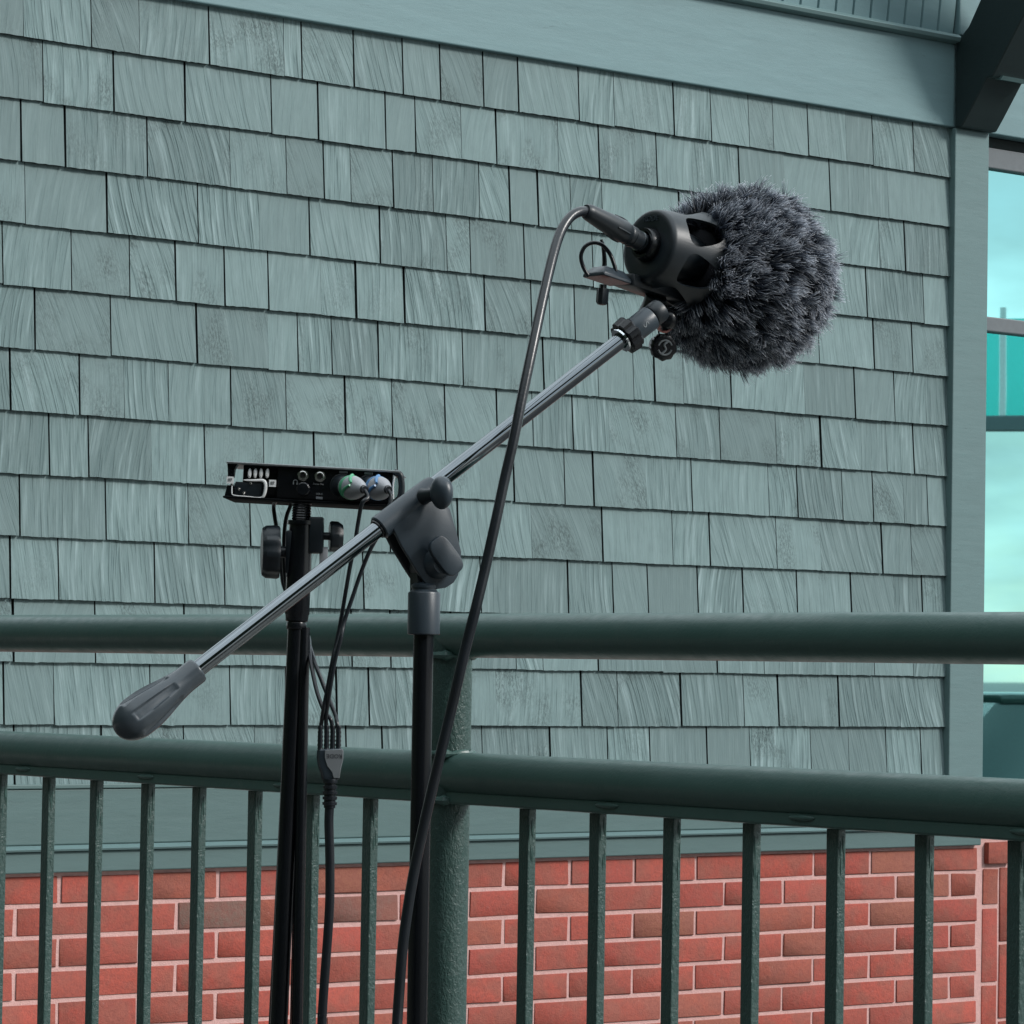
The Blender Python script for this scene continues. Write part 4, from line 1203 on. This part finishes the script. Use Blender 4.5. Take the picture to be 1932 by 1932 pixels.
paths = [
 [rec_M @ rl(560, 440, 0.03), sq2(455, 420, 3.50), sq2(462, 500, 3.50), sq2(480, 600, 3.50), sq2(505, 760, 3.50), sq2(512, 900, 3.50), sq2(545, 1040, 3.50), sq3(345, 60, 3.48), sq3(372, 290, 3.45), sq3(430, 590, 3.43), sq3(500, 790, 3.42), sq3(560, 870, 3.415)] + tl(2),
 [rec_M @ rl(700, 440, 0.03), sq2(575, 415, 3.49), sq2(545, 500, 3.49), sq2(530, 620, 3.49), sq2(528, 800, 3.49), sq2(540, 960, 3.49), sq2(570, 1080, 3.485), sq3(355, 150, 3.47), sq3(420, 350, 3.445), sq3(500, 560, 3.435), sq3(580, 760, 3.425), sq3(618, 860, 3.42)] + tl(3),
 [ends[0], ends[0] + Vector((0.004, -0.004, -0.008)), sq2(1085, 400, 3.395), sq2(1060, 520, 3.40), sq2(1035, 680, 3.40), sq2(1000, 850, 3.405), sq2(965, 1050, 3.41), sq2(935, 1230, 3.41), sq3(630, 130, 3.41), sq3(585, 330, 3.405), sq3(540, 580, 3.405), sq3(505, 760, 3.405), sq3(490, 850, 3.41)] + tl(0),
 [ends[1], ends[1] + Vector((0.003, -0.004, -0.008)), sq2(1262, 470, 3.395), sq2(1215, 600, 3.40), sq2(1140, 740, 3.40), sq2(1075, 900, 3.405), sq2(1010, 1090, 3.405), sq2(960, 1240, 3.405), sq3(665, 110, 3.40), sq3(610, 320, 3.40), sq3(565, 580, 3.40), sq3(540, 740, 3.405), sq3(525, 850, 3.41)] + tl(1),
]
for p in paths:
    wpart('tail', MB().tube(p, 0.0021, 10, 6), M_RUBBER, bk)
for k, p in enumerate(tail_top):
    d = Vector((0.002*(k-1.5), 0, 1)).normalized()
    wpart('tail_boot', MB().lathe(p, d, [(0, 0.0030)] + [(0.002+0.0021*i, (0.0031 if i % 2 else 0.0024)-0.00004*i) for i in range(10)] + [(0.0235, 0.0021)], 16), M_RUBBER, bk)
z0p, z1p = sq3(560, 1160, 3.415), sq3(560, 1455, 3.415)
sp_c = sq3(562, 1160, 3.415)
def spp(zx, zy, off): 
    p = sq3(zx, zy, 3.415); return p + Vector((0.35, -0.93, 0))*off
face = [(446, 1180), (452, 1166), (672, 1158), (682, 1175), (680, 1260), (662, 1340), (648, 1400), (645, 1455), (492, 1462), (482, 1400), (458, 1340), (442, 1250)]
spl = wpart('splitter', MB().prism([spp(x, y, 0.0045) for x, y in face], Vector((-0.35, 0.93, 0))*0.009).bevel(0.0016, 2), M_PLASTIC, bk)
wpart('face_plate', MB().prism([spp(x, y, 0.0045) + Vector((0, -0.0012, 0)) for x, y in ((500, 1182), (512, 1172), (664, 1164), (676, 1180), (674, 1265), (654, 1345), (640, 1440), (584, 1444), (568, 1385), (522, 1325), (500, 1250))], Vector((0, 0.0013, 0))).bevel(0.0004, 1), M_SPLIT, bk, parent=spl)
spl['label'] = 'grey wedge shaped splitter with dark lettering'
Mr = Matrix((Vector((1, 0, 0)), Vector((0, 0, 1)), Vector((0, -1, 0)))).transposed().to_4x4() @ Matrix.Rotation(math.pi, 4, 'Z')
Mr.translation = spp(592, 1230, 0.0045) + Vector((0, -0.00125, 0)) - bo_loc
link('lettering', text_mesh('lettering', 'RODE', 0.0060, Mr, M_INK, 0.0002), spl)
b0, b1 = sq3(565, 1450, 3.415), sq3(558, 1725, 3.415)
bd = (b1-b0).normalized(); Lb = (b1-b0).length
prof = [(0, 0.0072)]
for i in range(5):
    t = Lb*(0.04 + 0.19*i)
    prof += [(t, 0.0074), (t+Lb*0.10, 0.0072), (t+Lb*0.105, 0.0058), (t+Lb*0.185, 0.0058)]
prof += [(Lb, 0.0058)]
wpart('strain_relief', MB().lathe(b0, bd, prof, 24), M_RUBBER, bk, angle=30)
q7 = lambda zx, zy, Z=3.415: at((zx/1.2778)*SRC, (2100+zy/1.2778)*SRC, Z)
mp_ = [b1 - bd*0.005, q7(1241, 420), q7(1244, 520), q7(1245, 620), q7(1244, 720), q7(1238, 830), q7(1230, 940), q7(1222, 1050), q7(1216, 1150), q7(1213, 1260)]
e_ = mp_[-1]
mp_ += [e_ + Vector((0, 0, -0.3)), e_ + Vector((0.01, -0.02, -0.75)), Vector((e_.x+0.02, e_.y-0.06, 0.08)), Vector((e_.x+0.1, e_.y-0.16, 0.01)), Vector((e_.x+0.6, e_.y-0.4, 0.008))]
wpart('lead', MB().tube(mp_, 0.0047, 14, 6), M_RUBBER, bk)

# ------------------------------------------------------------------ what the window mirrors: parked car and a glass balustrade to the right
gl = BASE + U*(S_CB1+0.06) - N*GY
def mirrored(x, y, L):
    """where the mirrored line of sight through picture point (x, y) ends after L metres"""
    d = ray(x, y).normalized()
    p = on_plane(x, y, gl, N)
    r = d - N*(2*d.dot(N))
    return p + r*L
cpos = mirrored(1895, 1400, 10.0)
car = root('parked_car', 'dark green parked car mirrored in the window beside the corner board', 'car', (cpos.x, cpos.y, 0), (0, 0, R(40)))
M_CARP = simple('dark_car_paint', (0.018, 0.04, 0.035, 1), 0.15)
M_CARG = simple('car_glass', (0.02, 0.04, 0.04, 1), 0.04)
M_TYRE = simple('tyre', (0.02, 0.02, 0.02, 1), 0.8)
sec = [(-2.2, 0.35, 0.62), (-2.15, 0.30, 0.86), (-1.5, 0.25, 0.95), (-0.9, 0.25, 1.0), (0.3, 0.25, 1.0), (1.3, 0.25, 0.98), (2.0, 0.28, 0.92), (2.2, 0.35, 0.60)]
cbm = MB(); vs = []; fs = []
for x, zl2, zh in sec:
    for y_, z in ((-0.86, zl2), (-0.9, (zl2+zh)/2), (-0.84, zh), (-0.5, zh+0.03), (0.5, zh+0.03), (0.84, zh), (0.9, (zl2+zh)/2), (0.86, zl2)): vs.append((x, y_, z))
for i in range(len(sec)-1):
    for k in range(8): fs.append((i*8+k, i*8+(k+1) % 8, (i+1)*8+(k+1) % 8, (i+1)*8+k))
fs += [tuple(range(8)), tuple((len(sec)-1)*8+k for k in range(8))]
cbo = lpart('body', cbm.add(vs, fs), M_CARP, car, True, 35)
lpart('roof', MB().bbox((-0.7, -0.62, 1.40), (0.95, 0.62, 1.46), 0.025), M_CARP, car, True)
lpart('cabin_glass', MB().add([(-1.45, -0.78, 0.98), (-0.72, -0.6, 1.41), (0.95, -0.6, 1.41), (1.6, -0.78, 0.98), (-1.45, 0.78, 0.98), (-0.72, 0.6, 1.41), (0.95, 0.6, 1.41), (1.6, 0.78, 0.98)], [(0,1,2,3), (4,7,6,5), (0,4,5,1), (1,5,6,2), (2,6,7,3), (3,7,4,0)]), M_CARG, car)
for sx in (-1.35, 1.35):
    for sy in (-0.82, 0.82):
        wo_ = lpart('wheel', MB().lathe((sx, sy-0.1, 0.32), (0, 1, 0), [(0, 0.20), (0.01, 0.30), (0.05, 0.32), (0.15, 0.32), (0.19, 0.30), (0.2, 0.20)], 32), M_TYRE, car, True)
        lpart('rim', MB().cyl((sx, sy-0.105, 0.32), (sx, sy+0.105, 0.32), 0.19, 24), M_STEEL, wo_, True)
for sy in (-0.6, 0.6):
    lpart('headlight', MB().bbox((-2.22, sy-0.2, 0.68), (-2.12, sy+0.2, 0.80), 0.02), M_WHITE, car, True)
dk = mirrored(1895, 720, 9.0)
dz0, dz1 = mirrored(1895, 785, 9.0).z, mirrored(1895, 590, 9.0).z
bal_r = root('glass_balustrade', 'white posted teal glass balustrade on slim legs mirrored in the window', 'balustrade', (dk.x, dk.y, 0), (0, 0, R(88)))
M_TEALG, tg, bgl = new_mat('teal_glass_panel')
bgl.inputs['Base Color'].default_value = (0.10, 0.62, 0.58, 1); bgl.inputs['Transmission Weight'].default_value = 0.85; bgl.inputs['Roughness'].default_value = 0.15
lpart('edge_beam', MB().bbox((-1.6, -0.05, dz0-0.08), (1.6, 0.05, dz0), 0.005), M_FRAME, bal_r)
for k in range(23):
    x = -1.55 + 0.14*k
    lpart('upright', MB().bbox((x-0.016, -0.02, dz0+0.001), (x+0.016, 0.02, dz1+0.03), 0.003), M_WHITE, bal_r)
    if k < 22: lpart('panel', MB().box((x+0.018, -0.006, dz0+0.001), (x+0.122, 0.006, dz1-0.03)), M_TEALG, bal_r)
for x in (-1.5, 1.5):
    lpart('leg', MB().bbox((x-0.04, -0.04, 0.0), (x+0.04, 0.04, dz0-0.081), 0.004), M_WHITE, bal_r)

# ------------------------------------------------------------------ tall hedge added out of view, blocks front sky and darkens reflections
M_BLOCKER, th_, bh_ = new_mat('blocker_green')
tch = th_.nodes.new('ShaderNodeTexCoord').outputs['Object']
th_.links.new(mixc(th_, noise_tex(th_, tch, 9, 5, 0.7), (0.006, 0.014, 0.008, 1), (0.030, 0.055, 0.028, 1)), bh_.inputs['Base Color'])
bh_.inputs['Roughness'].default_value = 0.7
hg = MB(); hv = []; hf = []
HA, HN, HK = 120, 0, 14
for i in range(HA+1):
    az = R(-36 - 201*i/HA)                     # sweeps round behind the place where the stands are
    for k in range(HK+1):
        u = k/HK
        if k <= 9: rr_, z = 11.0 - 0.4*u, 12.5*k/9
        else: rr_, z = 11.0 + 1.5*(k-9)/(HK-9), 12.5 + 0.25*math.sin(math.pi*(k-9)/(HK-9))
        p = Vector((rr_*math.cos(az), rr_*math.sin(az), z))
        d = noise.noise(p*1.7)*0.35 + noise.noise(p*5.0)*0.14
        q = p*(1 - d/rr_); q.z = max(0, z + (noise.noise(p*0.8 + Vector((5, 5, 5)))*0.5 if k >= 8 else 0))
        hv.append(q)
for i in range(HA):
    for k in range(HK): hf.append((i*(HK+1)+k, i*(HK+1)+k+1, (i+1)*(HK+1)+k+1, (i+1)*(HK+1)+k))
ho = lpart('blocker', hg.add(hv, hf), M_BLOCKER, None, False)
ho['label'] = 'tall unseen dark green hedge across the lot facing the shingled building'; ho['category'] = 'blocker'
